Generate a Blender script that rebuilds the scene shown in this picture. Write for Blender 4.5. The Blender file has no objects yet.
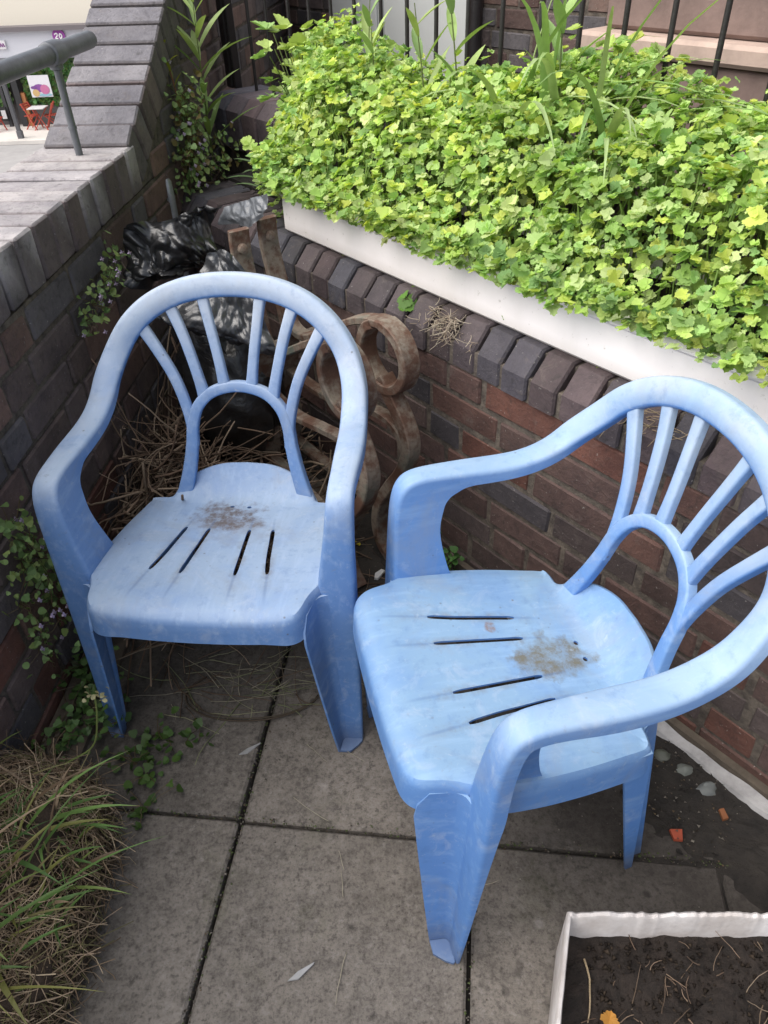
import bpy, bmesh, math, random
import numpy as np
from mathutils import Vector, Matrix, noise as mnoise
random.seed(7)
R = math.radians
C = bpy.context.scene.collection
def V(*a): return np.array(a, float)
def nrm(v):
    v = np.asarray(v, float); l = np.linalg.norm(v); return v / l if l > 1e-12 else v
def lerp(a, b, t): return a + (b - a) * t
def sc3(c, a, b):
    k = uni(a, b); return tuple(q * k for q in c)
def sstep(a, b, x):
    t = min(1, max(0, (x - a) / (b - a))); return t * t * (3 - 2 * t)
def uni(a, b): return random.uniform(a, b)

# ------------------------------------------------------------------ mesh builder
class MB:
    def __init__(s): s.v = []; s.f = []; s.c = []
    def add(s, vs, fs, col=None):
        o = len(s.v); s.v += [tuple(map(float, p)) for p in vs]
        s.f += [tuple(i + o for i in f) for f in fs]
        if col is None: col = (.5, .5, .5)
        if len(col) and hasattr(col[0], '__len__'): s.c += [tuple(c) for c in col]
        else: s.c += [tuple(col)] * len(vs)
    def ring_sweep(s, rings, cap=True, closed=False, col=None):
        n = len(rings[0]); vs = [p for r in rings for p in r]; fs = []
        m = len(rings)
        for i in range(m if closed else m - 1):
            j = (i + 1) % m
            for k in range(n):
                l = (k + 1) % n
                fs.append((i * n + k, i * n + l, j * n + l, j * n + k))
        if cap and not closed:
            fs.append(tuple(range(n))[::-1]); fs.append(tuple((m - 1) * n + k for k in range(n)))
        s.add(vs, fs, col)
    def tube(s, pts, r, n=6, col=None, cap=True, closed=False):
        pts = [np.asarray(p, float) for p in pts]; m = len(pts)
        rs = r if hasattr(r, '__len__') else [r] * m
        rings = []; u = None
        for i in range(m):
            if closed: T = nrm(pts[(i + 1) % m] - pts[i - 1])
            else: T = nrm(pts[min(i + 1, m - 1)] - pts[max(i - 1, 0)])
            if u is None: u = nrm(np.cross(T, V(0, 0, 1) if abs(T[2]) < .9 else V(1, 0, 0)))
            u = nrm(u - T * (u @ T)); w = np.cross(T, u)
            rings.append([pts[i] + rs[i] * (u * math.cos(2 * math.pi * k / n) + w * math.sin(2 * math.pi * k / n)) for k in range(n)])
        s.ring_sweep(rings, cap, closed, col)
    def box(s, o, ax, ay, az, col=None):
        o, ax, ay, az = map(lambda q: np.asarray(q, float), (o, ax, ay, az))
        vs = [o, o + ax, o + ax + ay, o + ay, o + az, o + ax + az, o + ax + ay + az, o + ay + az]
        fs = [(0, 3, 2, 1), (4, 5, 6, 7), (0, 1, 5, 4), (1, 2, 6, 5), (2, 3, 7, 6), (3, 0, 4, 7)]
        if np.dot(np.cross(ax, ay), az) < 0: fs = [f[::-1] for f in fs]
        s.add(vs, fs, col)
    def bbox(s, o, ax, ay, az, b=.004, col=None, jit=0.):
        """box with bevelled edges (24 verts)"""
        o, ax, ay, az = map(lambda q: np.asarray(q, float), (o, ax, ay, az))
        L = [np.linalg.norm(q) for q in (ax, ay, az)]; U = [ax / L[0], ay / L[1], az / L[2]]
        idx = {}; vs = []
        for i in (0, 1):
            for j in (0, 1):
                for k in (0, 1):
                    cjit = np.array([uni(-jit, jit) for _ in range(3)])
                    for a in range(3):
                        q = [i * L[0], j * L[1], k * L[2]]
                        for d, bit in enumerate((i, j, k)):
                            if d != a: q[d] += (b if bit == 0 else -b)
                        idx[(i, j, k, a)] = len(vs); vs.append(o + q[0] * U[0] + q[1] * U[1] + q[2] * U[2] + cjit)
        fs = []
        sq = [(0, 0), (1, 0), (1, 1), (0, 1)]
        def key(a, bit, p, q):
            r = [0, 0, 0]; r[a] = bit; r[(a + 1) % 3] = p; r[(a + 2) % 3] = q; return tuple(r)
        for a in range(3):
            for bit in (0, 1):
                f = [idx[key(a, bit, p, q) + (a,)] for p, q in sq]; fs.append(f if bit else f[::-1])
            # edges parallel to axis a
            b1, c1 = (a + 1) % 3, (a + 2) % 3
            for p, q in sq:
                k0, k1 = key(a, 0, p, q), key(a, 1, p, q)
                f = [idx[k0 + (b1,)], idx[k1 + (b1,)], idx[k1 + (c1,)], idx[k0 + (c1,)]]
                fs.append(f if (p + q) % 2 == 0 else f[::-1])
        for i in (0, 1):
            for j in (0, 1):
                for k in (0, 1):
                    f = [idx[(i, j, k, a)] for a in range(3)]; fs.append(f if (i + j + k) % 2 else f[::-1])
        if np.dot(np.cross(ax, ay), az) < 0: fs = [f[::-1] for f in fs]
        s.add(vs, fs, col)
    def leaf(s, p, d, nrm_, outline, size, col, cup=.15):
        """fan leaf: p base, d direction, nrm_ normal, outline list of (u,v) with u along d"""
        d = nrm(d); nn = np.asarray(nrm_, float); nn = nn - d * (nn @ d)
        nn = nrm(nn) if np.linalg.norm(nn) > 1e-6 else nrm(np.cross(d, V(.3, .5, .8))); w = np.cross(nn, d)
        vs = [p + size * .45 * d - nn * size * cup * .35]
        for u, v in outline: vs.append(p + size * (u * d + v * w) + nn * size * (cup * (abs(v) * 1.2) - cup * .6 * u * u))
        m = len(outline)
        s.add(vs, [(0, 1 + k, 1 + (k + 1) % m) for k in range(m)], col)
    def blade(s, pts, w0, col, nrm_=None, fold=.25, shape=None):
        pts = [np.asarray(p, float) for p in pts]; m = len(pts); vs = []; fs = []
        for i, p in enumerate(pts):
            T = nrm(pts[min(i + 1, m - 1)] - pts[max(i - 1, 0)]); side = np.cross(T, nrm_ if nrm_ is not None else V(0, 0, 1))
            if np.linalg.norm(side) < .05: side = V(1, 0, 0)
            side = nrm(side); up = np.cross(side, T); t = i / (m - 1)
            w = w0 * (shape(t) if shape else (1 - t ** 2.2) * (.55 + .45 * min(1, t * 5)))
            w = max(w, w0 * .02)
            vs += [p - side * w + up * w * fold, p - up * w * fold * .2, p + side * w + up * w * fold]
        for i in range(m - 1):
            a = i * 3; fs += [(a, a + 1, a + 4, a + 3), (a + 1, a + 2, a + 5, a + 4)]
        s.add(vs, fs, col)
    def build(s, name, mat, parent=None, smooth=None):
        me = bpy.data.meshes.new(name); me.from_pydata(s.v, [], s.f); me.update()
        a = me.color_attributes.new('tint', 'FLOAT_COLOR', 'POINT')
        buf = np.ones((len(s.v), 4), np.float32); buf[:, :3] = np.array(s.c, np.float32); a.data.foreach_set('color', buf.ravel())
        if mat: me.materials.append(mat)
        if smooth is not None:
            me.shade_smooth()
            if smooth < 180: me.set_sharp_from_angle(angle=R(smooth))
        o = bpy.data.objects.new(name, me); C.objects.link(o)
        if parent is not None: o.parent = parent
        return o
def tag(o, label=None, cat=None, group=None, kind=None):
    if label: o['label'] = label
    if cat: o['category'] = cat
    if group: o['group'] = group
    if kind: o['kind'] = kind
    return o
def empty(name, loc, rz=0, **k):
    o = bpy.data.objects.new(name, None); C.objects.link(o); o.location = loc; o.rotation_euler = (0, 0, rz)
    o.empty_display_size = .1; tag(o, **k); return o
def part(mb, name, mat, root, smooth=None):
    """a part whose vertices are in world coordinates, hung on a thing with its own place and turn"""
    o = mb.build(name, mat, None, smooth); top = root
    M = Matrix.Translation(top.location) @ Matrix.Rotation(top.rotation_euler[2], 4, 'Z')
    o.data.transform(M.inverted()); o.parent = root; return o
def cr(pts, n=8):
    """Catmull-Rom through rows of equal length"""
    P = np.array(pts, float); P = np.vstack([2 * P[0] - P[1], P, 2 * P[-1] - P[-2]]); out = []
    for i in range(1, len(P) - 2):
        for k in range(n):
            t = k / n; a, b, c, d = P[i - 1:i + 3]
            out.append(.5 * (2 * b + (c - a) * t + (2 * a - 5 * b + 4 * c - d) * t * t + (3 * b - a - 3 * c + d) * t ** 3))
    out.append(P[-2]); return np.array(out)

# ------------------------------------------------------------------ materials
class NT:
    def __init__(s, name):
        s.m = bpy.data.materials.new(name); s.m.use_nodes = True; s.t = s.m.node_tree; s.n = s.t.nodes; s.l = s.t.links
        s.b = s.n['Principled BSDF']; s.out = s.n['Material Output']
    def node(s, ty, **k):
        o = s.n.new(ty)
        for a, b in k.items():
            if a.startswith('i_'):
                key = a[2:]; key = int(key) if key.isdigit() else key.replace('_', ' ')
                s.set(o.inputs[key], b)
            else: setattr(o, a, b)
        return o
    def set(s, sock, v):
        if isinstance(v, bpy.types.NodeSocket): s.l.new(v, sock)
        elif isinstance(v, bpy.types.Node): s.l.new(v.outputs[0], sock)
        else: sock.default_value = v
    def obj(s): return s.node('ShaderNodeTexCoord').outputs['Object']
    def noise(s, scale, detail=6, rough=.6, vec=None, out='Fac', dist=0.):
        o = s.node('ShaderNodeTexNoise'); o.inputs['Scale'].default_value = scale; o.inputs['Detail'].default_value = detail
        o.inputs['Roughness'].default_value = rough; o.inputs['Distortion'].default_value = dist
        s.l.new(vec if vec is not None else s.obj(), o.inputs['Vector']); return o.outputs[out]
    def ramp(s, fac, stops):
        o = s.node('ShaderNodeValToRGB'); s.set(o.inputs[0], fac); e = o.color_ramp.elements
        while len(e) < len(stops): e.new(.5)
        for q, (p, c) in zip(e, stops):
            q.position = p; q.color = (*c, 1) if hasattr(c, '__len__') else (c, c, c, 1)
        return o.outputs[0]
    def mix(s, fac, a, b, mode='MIX'):
        o = s.node('ShaderNodeMix', data_type='RGBA', blend_type=mode)
        s.set(o.inputs[0], fac); s.set(o.inputs[6], (*a, 1) if isinstance(a, tuple) else a); s.set(o.inputs[7], (*b, 1) if isinstance(b, tuple) else b)
        return o.outputs[2]
    def math(s, op, a, b=0., c=None):
        o = s.node('ShaderNodeMath', operation=op); s.set(o.inputs[0], a); s.set(o.inputs[1], b)
        if c is not None: s.set(o.inputs[2], c)
        return o.outputs[0]
    def mr(s, x, a, b, c=0., d=1.):
        o = s.node('ShaderNodeMapRange'); s.set(o.inputs[0], x)
        for i, q in enumerate((a, b, c, d)): o.inputs[i + 1].default_value = q
        return o.outputs[0]
    def tint(s): return s.node('ShaderNodeVertexColor', layer_name='tint').outputs[0]
    def col(s, v): s.set(s.b.inputs['Base Color'], (*v, 1) if isinstance(v, tuple) else v)
    def rough(s, v): s.set(s.b.inputs['Roughness'], v)
    def bump(s, h, strength=.3, dist=.01, prev=None):
        o = s.node('ShaderNodeBump'); o.inputs['Strength'].default_value = strength; o.inputs['Distance'].default_value = dist
        s.set(o.inputs['Height'], h)
        if prev is not None: s.l.new(prev, o.inputs['Normal'])
        s.l.new(o.outputs[0], s.b.inputs['Normal']); return o.outputs[0]

def m_brick():
    t = NT('brick'); n1 = t.noise(9, 8, .65); n2 = t.noise(70, 6, .7); n3 = t.noise(3, 4, .6)
    c = t.mix(t.mr(n1, .35, .7), t.tint(), t.mix(1, t.tint(), (.52, .52, .56), 'MULTIPLY'))
    c = t.mix(t.mr(n2, .52, .75, 0, .5), c, (.02, .018, .017))
    c = t.mix(t.mr(n3, .5, .8, 0, .28), c, (.16, .13, .11))
    wr = t.noise(26, 7, .75, dist=.5); c = t.mix(t.mr(wr, .56, .70, 0, .45), c, (.15, .125, .11)); c = t.mix(t.mr(wr, .44, .32, 0, .5), c, (.025, .022, .021)); sp = t.noise(160, 2, .5); c = t.mix(t.mr(sp, .70, .76, 0, .55), c, (.42, .4, .37))
    t.col(c); t.rough(.78); b = t.bump(n2, .7, .005); b = t.bump(wr, .5, .008, b); t.bump(n1, .5, .008, b); return t.m
def m_mortar(name='mortar', a=(.17, .142, .115), b=(.06, .05, .043)):
    t = NT(name); n = t.noise(40, 8, .7); t.col(t.mix(t.mr(n, .35, .65), a, b)); t.rough(.95); t.bump(t.noise(120, 5, .7), .8, .006); return t.m
def m_slab():
    t = NT('concrete_slab'); n1 = t.noise(3.2, 8, .62); n2 = t.noise(22, 8, .7); n3 = t.noise(190, 4, .7); n4 = t.noise(9, 3, .5)
    c = t.mix(t.mr(n1, .35, .68), (.225, .205, .186), (.125, .112, .102))
    c = t.mix(t.mr(n2, .44, .66, 0, .62), c, (.075, .068, .062)); n5 = t.noise(75, 5, .7); c = t.mix(t.mr(n5, .52, .64, 0, .75), c, (.055, .05, .046)); c = t.mix(t.mr(n5, .34, .46, .5, 0), c, (.27, .255, .245))
    c = t.mix(t.mr(n3, .45, .7, 0, .5), c, (.19, .175, .155)); c = t.mix(t.mr(n3, .3, .5, .55, 0), c, (.04, .035, .03))
    mo = t.noise(5.3, 6, .7, dist=.6); c = t.mix(t.mr(mo, .56, .72, 0, .4), c, (.085, .088, .05))
    vo = t.node('ShaderNodeTexVoronoi'); vo.inputs['Scale'].default_value = 26; vo.inputs['Randomness'].default_value = 1; t.l.new(t.obj(), vo.inputs['Vector'])
    spots = t.math('MULTIPLY', t.mr(vo.outputs['Distance'], .10, .22, 1, 0), t.mr(n4, .5, .6)); c = t.mix(t.math('MULTIPLY', spots, .65), c, (.025, .022, .02))
    v2 = t.node('ShaderNodeTexVoronoi'); v2.inputs['Scale'].default_value = 11; t.l.new(t.obj(), v2.inputs['Vector'])
    wsp = t.math('MULTIPLY', t.mr(v2.outputs['Distance'], .06, .14, 1, 0), t.mr(t.noise(6, 2, .5), .52, .62)); c = t.mix(t.math('MULTIPLY', wsp, .5), c, (.36, .34, .33))
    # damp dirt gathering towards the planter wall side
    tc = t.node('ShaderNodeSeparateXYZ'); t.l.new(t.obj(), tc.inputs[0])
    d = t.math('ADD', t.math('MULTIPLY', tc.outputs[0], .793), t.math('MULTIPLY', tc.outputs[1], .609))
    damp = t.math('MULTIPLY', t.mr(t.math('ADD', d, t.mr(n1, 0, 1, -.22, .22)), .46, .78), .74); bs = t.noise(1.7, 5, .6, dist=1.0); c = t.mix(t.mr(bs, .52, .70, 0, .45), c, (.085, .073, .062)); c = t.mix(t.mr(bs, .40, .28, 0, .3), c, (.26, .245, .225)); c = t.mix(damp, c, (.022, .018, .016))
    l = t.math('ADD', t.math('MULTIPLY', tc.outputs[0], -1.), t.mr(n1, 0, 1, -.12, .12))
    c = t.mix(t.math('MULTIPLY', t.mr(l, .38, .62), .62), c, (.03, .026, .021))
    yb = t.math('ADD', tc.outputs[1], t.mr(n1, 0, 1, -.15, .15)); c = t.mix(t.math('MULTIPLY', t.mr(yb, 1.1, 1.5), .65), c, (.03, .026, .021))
    c = t.mix(1, c, t.mix(1, t.tint(), (2., 2., 2.), 'MULTIPLY'), 'MULTIPLY')
    t.col(c); t.rough(.88); b = t.bump(n3, .55, .003); t.bump(n2, .5, .005, b); return t.m
def m_plain(name, col, rough=.7, var=.25, scale=14, metal=0., bump=.25, col2=None):
    t = NT(name); n = t.noise(scale, 7, .65); c2 = col2 or tuple(q * (1 - var) for q in col)
    t.col(t.mix(t.mr(n, .35, .68), col, c2)); t.rough(rough); t.b.inputs['Metallic'].default_value = metal
    if bump: t.bump(t.noise(scale * 5, 5, .65), bump, .004)
    return t.m
def m_tint(name, rough=.6, transl=.0, dirt=.25, spec=.4):
    t = NT(name); n = t.noise(35, 4, .6); tc = t.tint()
    c = t.mix(t.mr(n, .35, .7, 0, dirt), tc, t.mix(1, tc, (.45, .5, .35), 'MULTIPLY'))
    t.col(c); t.rough(rough); t.b.inputs['Specular IOR Level'].default_value = spec
    if transl:
        tr = t.node('ShaderNodeBsdfTranslucent'); t.l.new(t.mix(1, c, (1.0, 1.0, .55), 'MULTIPLY'), tr.inputs[0])
        mx = t.node('ShaderNodeMixShader'); mx.inputs[0].default_value = transl
        t.l.new(t.b.outputs[0], mx.inputs[1]); t.l.new(tr.outputs[0], mx.inputs[2]); t.l.new(mx.outputs[0], t.out.inputs[0])
    return t.m
def m_plastic(name, base, faded, stain, seed):
    """sun-bleached moulded plastic: chalky on the tops, dull blue below, dirt where water stands"""
    t = NT(name); ob = t.obj(); off = t.node('ShaderNodeVectorMath', operation='ADD'); t.l.new(ob, off.inputs[0]); off.inputs[1].default_value = (seed, seed * .7, 0); v = off.outputs[0]
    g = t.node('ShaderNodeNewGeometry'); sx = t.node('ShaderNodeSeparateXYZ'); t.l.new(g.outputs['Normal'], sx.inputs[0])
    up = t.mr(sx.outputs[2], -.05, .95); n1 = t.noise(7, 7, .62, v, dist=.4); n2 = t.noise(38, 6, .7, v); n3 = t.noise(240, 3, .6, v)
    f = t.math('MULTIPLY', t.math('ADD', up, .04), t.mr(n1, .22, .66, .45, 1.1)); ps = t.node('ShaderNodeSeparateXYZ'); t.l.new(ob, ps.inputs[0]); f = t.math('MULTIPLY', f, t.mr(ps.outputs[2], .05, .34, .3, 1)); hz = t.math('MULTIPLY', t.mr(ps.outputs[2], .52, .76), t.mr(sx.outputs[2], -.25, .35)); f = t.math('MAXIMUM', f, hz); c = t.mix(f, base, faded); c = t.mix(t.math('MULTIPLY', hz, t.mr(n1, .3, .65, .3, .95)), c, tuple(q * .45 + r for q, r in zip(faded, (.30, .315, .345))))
    mp = t.node('ShaderNodeMapping'); mp.inputs['Scale'].default_value = (60, 7, 40); t.l.new(v, mp.inputs[0]); st = t.noise(1, 5, .65, mp.outputs[0])
    c = t.mix(t.mr(st, .5, .78, 0, .32), c, tuple(min(1, q * 1.25 + .08) for q in faded))
    c = t.mix(t.mr(n2, .54, .8, 0, .42), c, tuple(q * .62 for q in base))
    sm = t.noise(4.2, 8, .7, v, dist=1.2); c = t.mix(t.mr(sm, .52, .72, 0, .42), c, (.27, .285, .31)); c = t.mix(t.mr(t.noise(17, 5, .7, v, dist=.8), .56, .7, 0, .3), c, (.44, .5, .6))
    vs_ = t.node('ShaderNodeTexVoronoi'); vs_.inputs['Scale'].default_value = 42; t.l.new(v, vs_.inputs['Vector'])
    sp_ = t.math('MULTIPLY', t.mr(vs_.outputs['Distance'], .06, .12, .6, 0), t.mr(t.noise(9, 2, .5, v), .52, .6)); c = t.mix(sp_, c, (.09, .075, .06))
    for (sx_, sy_, rx, ry, colr, amt, sc) in stain:
        dx = t.math('DIVIDE', t.math('SUBTRACT', ps.outputs[0], sx_), rx); dy = t.math('DIVIDE', t.math('SUBTRACT', ps.outputs[1], sy_), ry)
        dd = t.math('SQRT', t.math('ADD', t.math('MULTIPLY', dx, dx), t.math('MULTIPLY', dy, dy)))
        k = t.math('ADD', dd, t.mr(t.noise(16, 6, .7, v), .25, .75, .55, -.55))
        k = t.math('MULTIPLY', t.mr(k, .62, .98, 1, 0), t.mr(t.noise(sc, 6, .75, v), .36, .58, .18, 1))
        k = t.math('MULTIPLY', k, t.math('MULTIPLY', t.mr(sx.outputs[2], .6, .9), amt)); c = t.mix(k, c, colr)
    ax = t.math('ABSOLUTE', ps.outputs[0]); gr = None
    for c0_, c1_ in ((.0965, .151), (.0446, .067)):
        dl = t.math('ABSOLUTE', t.math('SUBTRACT', ax, t.math('SUBTRACT', c0_, t.math('MULTIPLY', ps.outputs[1], c1_)))); g_ = t.mr(dl, .0008, .0042, 1, 0); w_ = t.mr(dl, .002, .016, 1, 0); gw = w_ if gr is None else t.math('MAXIMUM', gw, w_); gr = g_ if gr is None else t.math('MAXIMUM', gr, g_)
    gr = t.math('MULTIPLY', gr, t.math('MULTIPLY', t.mr(ps.outputs[1], -.205, -.17), t.mr(ps.outputs[1], .09, .06))); gr = t.math('MULTIPLY', gr, t.math('MULTIPLY', t.mr(ps.outputs[2], .37, .38), t.mr(ps.outputs[2], .46, .45)))
    gw = t.math('MULTIPLY', t.math('MULTIPLY', gw, t.mr(t.noise(30, 6, .75, v), .42, .62, 0, .6)), t.math('MULTIPLY', t.math('MULTIPLY', t.mr(ps.outputs[1], -.18, -.12), t.mr(ps.outputs[1], .09, .03)), t.mr(sx.outputs[2], .6, .9))); c = t.mix(gw, c, (.17, .16, .15))
    c = t.mix(t.math('MULTIPLY', gr, .30), c, tuple(q * .55 for q in base))
    n6 = t.noise(55, 6, .8, v, dist=.5); c = t.mix(t.mr(n6, .60, .70, 0, .45), c, tuple(q * .5 + .30 for q in faded)); c = t.mix(t.math('MULTIPLY', t.mr(n6, .40, .30), t.mr(n1, .4, .6, 0, .5)), c, (.20, .215, .25))
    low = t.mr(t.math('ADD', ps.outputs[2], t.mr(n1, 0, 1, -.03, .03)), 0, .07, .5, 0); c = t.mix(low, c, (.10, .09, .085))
    t.col(c); t.rough(t.mr(n1, .3, .7, .42, .6)); t.b.inputs['Specular IOR Level'].default_value = .35
    b = t.bump(n3, .15, .001); b = t.bump(n2, .08, .003, b); t.bump(gr, -.6, .003, b); return t.m
def m_rust():
    t = NT('rusty_iron'); n1 = t.noise(14, 7, .65); n2 = t.noise(60, 6, .7); n3 = t.noise(7, 4, .6)
    c = t.mix(t.mr(n1, .44, .56), (.125, .066, .044), (.235, .195, .155)); c = t.mix(t.mr(n2, .5, .72, 0, .8), c, (.085, .042, .027))
    c = t.mix(t.mr(n3, .58, .68, 0, .8), c, (.075, .105, .085)); t.col(c); t.rough(.75); t.b.inputs['Metallic'].default_value = .15
    b = t.bump(n2, .6, .004); t.bump(t.noise(26, 5, .7), .25, .008, b); return t.m
def m_bag():
    t = NT('black_plastic_film'); n = t.noise(11, 5, .6); t.col(t.mix(t.mr(n, .42, .68, 0, .8), t.tint(), t.mix(1, t.tint(), (.35, .35, .35), 'MULTIPLY')))
    t.rough(.34); t.b.inputs['Specular IOR Level'].default_value = .8; t.b.inputs['Coat Weight'].default_value = .15; t.b.inputs['Coat Roughness'].default_value = .16; t.b.inputs['Coat IOR'].default_value = 1.7; b = t.bump(t.noise(16, 5, .6, dist=1.6), .5, .010); t.bump(t.noise(60, 3, .5, dist=1.0), .25, .003, b); return t.m

def m_trough():
    t = NT('white_glazed'); ob = t.obj(); n = t.noise(5, 6, .6); c = t.mix(t.mr(n, .4, .7), (.90, .86, .855), (.80, .76, .75))
    ps = t.node('ShaderNodeSeparateXYZ'); t.l.new(ob, ps.inputs[0]); mp = t.node('ShaderNodeMapping'); mp.inputs['Scale'].default_value = (11, 11, 2.5); t.l.new(ob, mp.inputs[0]); st = t.noise(1, 5, .65, mp.outputs[0])
    lowz = t.mr(t.math('ADD', ps.outputs[2], t.mr(n, 0, 1, -.02, .02)), .0, .035, .45, 0); c = t.mix(lowz, c, (.33, .30, .25))
    c = t.mix(t.math('MULTIPLY', t.mr(st, .52, .72), .16), c, (.52, .50, .42)); sp = t.noise(60, 4, .7); c = t.mix(t.mr(sp, .64, .72, 0, .5), c, (.3, .27, .22))
    t.col(c); t.rough(.5); t.bump(n, .1, .01); return t.m
M = dict(brick=m_brick(), mortar=m_mortar(), slab=m_slab(), rust=m_rust(), bag=m_bag(),
    coping=None,
    white=m_trough(), oldwhite=m_plain('chipped_white', (.70, .68, .68), .6, .45, 9, bump=.4, col2=(.42, .38, .36)),
    soil=m_plain('wet_soil', (.009, .006, .0045), .9, .5, 30, bump=1.0, col2=(.024, .016, .012)), litter=m_plain('damp_litter', (.012, .010, .009), .9, .5, 24, bump=1.0, col2=(.03, .025, .021)),
    rail=m_plain('grey_painted_steel', (.16, .168, .185), .42, .35, 20, bump=.2, metal=.3), iron=m_plain('black_iron_paint', (.022, .019, .02), .45, .4, 25, bump=.3),
    render=m_plain('brown_render', (.13, .105, .08), .95, .45, 22, bump=.8), strip=m_plain('pale_render', (.42, .41, .41), .85, .45, 16, bump=.7),
    herb=m_tint('herb_leaf', .55, .42, .12, .3), leaf=m_tint('weed_leaf', .5, .25, .3), straw=m_tint('dry_straw', .8, 0, .35, .2), wood=m_plain('weathered_wood', (.24, .2, .165), .85, .5, 30, bump=.6),
    stone=m_tint('pebble', .6, 0, .4), paint=m_tint('street_paint', .6, 0, .15, .3),
    doorw=m_plain('white_door_paint', (.62, .64, .63), .45, .05, 3, bump=.03), terra=m_plain('pink_render', (.24, .17, .15), .9, .35, 12, bump=.4),
    asphalt=m_plain('asphalt', (.34, .33, .33), .9, .2, 2, bump=.2), pave=m_plain('pavement_stone', (.66, .62, .58), .9, .15, .8, bump=.1), pole=m_plain('galvanised_steel', (.42, .43, .45), .4, .35, 30, metal=.5, bump=.1))

# ------------------------------------------------------------------ camera
cp, rl, ch, fpx = R(38.6089), R(-2.1057), 1.3706, 752.4
fw = V(0, math.cos(cp), -math.sin(cp)); up0 = V(0, math.sin(cp), math.cos(cp)); r0 = V(1, 0, 0)
cr_, sr_ = math.cos(rl), math.sin(rl); rr = cr_ * r0 + sr_ * up0; uu = -sr_ * r0 + cr_ * up0
cam = bpy.data.cameras.new('camera'); co = bpy.data.objects.new('camera', cam); C.objects.link(co)
Mx = Matrix.Identity(4)
for i in range(3): Mx[i][0] = rr[i]; Mx[i][1] = uu[i]; Mx[i][2] = -fw[i]
Mx[2][3] = ch; co.matrix_world = Mx
cam.sensor_fit = 'VERTICAL'; cam.sensor_height = 36; cam.lens = fpx / 1024 * 36; cam.clip_start = .02; cam.clip_end = 900
bpy.context.scene.camera = co

# ------------------------------------------------------------------ light
SUN_EL, SUN_AZ = 54, 252      # azimuth measured from +y clockwise
w = bpy.data.worlds.new('World'); bpy.context.scene.world = w; w.use_nodes = True; nt = w.node_tree
sky = nt.nodes.new('ShaderNodeTexSky'); sky.sky_type = 'NISHITA'; sky.sun_disc = False; sky.sun_elevation = R(SUN_EL); sky.sun_rotation = R(SUN_AZ)
sky.air_density = 1.0; sky.dust_density = 3.0; sky.ozone_density = .6
bg = nt.nodes['Background']; bg.inputs[1].default_value = .21; hs_ = nt.nodes.new('ShaderNodeHueSaturation'); hs_.inputs['Saturation'].default_value = .45; nt.links.new(sky.outputs[0], hs_.inputs['Color']); nt.links.new(hs_.outputs[0], bg.inputs[0])
sl = bpy.data.lights.new('sun', 'SUN'); sl.energy = 4.2; sl.angle = R(85); sl.color = (1, .95, .88); so = bpy.data.objects.new('sun', sl); C.objects.link(so)
sd = V(math.sin(R(SUN_AZ)) * math.cos(R(SUN_EL)), math.cos(R(SUN_AZ)) * math.cos(R(SUN_EL)), math.sin(R(SUN_EL)))
so.rotation_euler = Vector(sd).to_track_quat('Z', 'Y').to_euler(); so.location = tuple(sd * 20)
sc = bpy.context.scene; sc.view_settings.view_transform = 'Standard'; sc.view_settings.look = 'None'; sc.view_settings.exposure = 0; sc.view_settings.gamma = 1

# ------------------------------------------------------------------ frames of the two walls
nR = V(math.cos(R(37.5)), math.sin(R(37.5)), 0); tR = V(nR[1], -nR[0], 0)      # planter wall: n away from us, t to the right
mL = V(math.cos(R(-4.2)), math.sin(R(-4.2)), 0); tL = V(-mL[1], mL[0], 0)       # stair wall: m towards us, t away
K = V(-.616, 2.528, 0)
Z = V(0, 0, 1)
def PR(s, n, z): return K + tR * s + nR * (n - 1.05) + Z * z
def PL(s, m, z): return K + tL * s + mL * (m + .80) + Z * z

# ------------------------------------------------------------------ ground
mb = MB(); mb.add([(-400, -400, -4.73), (400, -400, -4.73), (400, 500, -4.73), (-400, 500, -4.73)], [(0, 1, 2, 3)]); tag(mb.build('road', M['asphalt']), kind='structure')
mb = MB(); mb.box((-60, 29.4, -4.726), (100, 0, 0), (0, 14, 0), (0, 0, .13)); mb.box((-60, 29.2, -4.722), (100, 0, 0), (0, .196, 0), (0, 0, .12)); tag(mb.build('pavement', M['pave']), kind='structure')
mb = MB(); mb.box(PL(-5, -1.02, -4.726), tL * 5.4, mL * 7, Z * 4.70); mb.box(PR(.2, 1.06, -4.727), tR * 6, nR * 3.2, Z * 4.70)
tag(mb.build('terrace_ground', M['litter']), kind='structure')
su = V(math.cos(R(-7.7)), math.sin(R(-7.7)), 0); sv = V(-su[1], su[0], 0); so_ = V(-.301, .775, 0)
mb = MB(); SW, SL_, g = .447, .60, .007
for i in range(-2, 5):
    for j in range(-4, 4):
        o = so_ + su * (i * SW) + sv * (j * SL_) ; c = o + su * SW / 2 + sv * SL_ / 2
        if (c @ nR) > 1.25: continue
        if i == 0 and j < 0: o = o + sv * 0.0
        dz = uni(-.0025, .0015)
        mb.bbox(o + su * g / 2 + sv * g / 2 + Z * (-.05 + dz), su * (SW - g), sv * (SL_ - g), Z * .05, .005, sc3((.5, .49, .48), .82, 1.18), .002)
tag(mb.build('paving', M['slab']), kind='structure')

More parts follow.
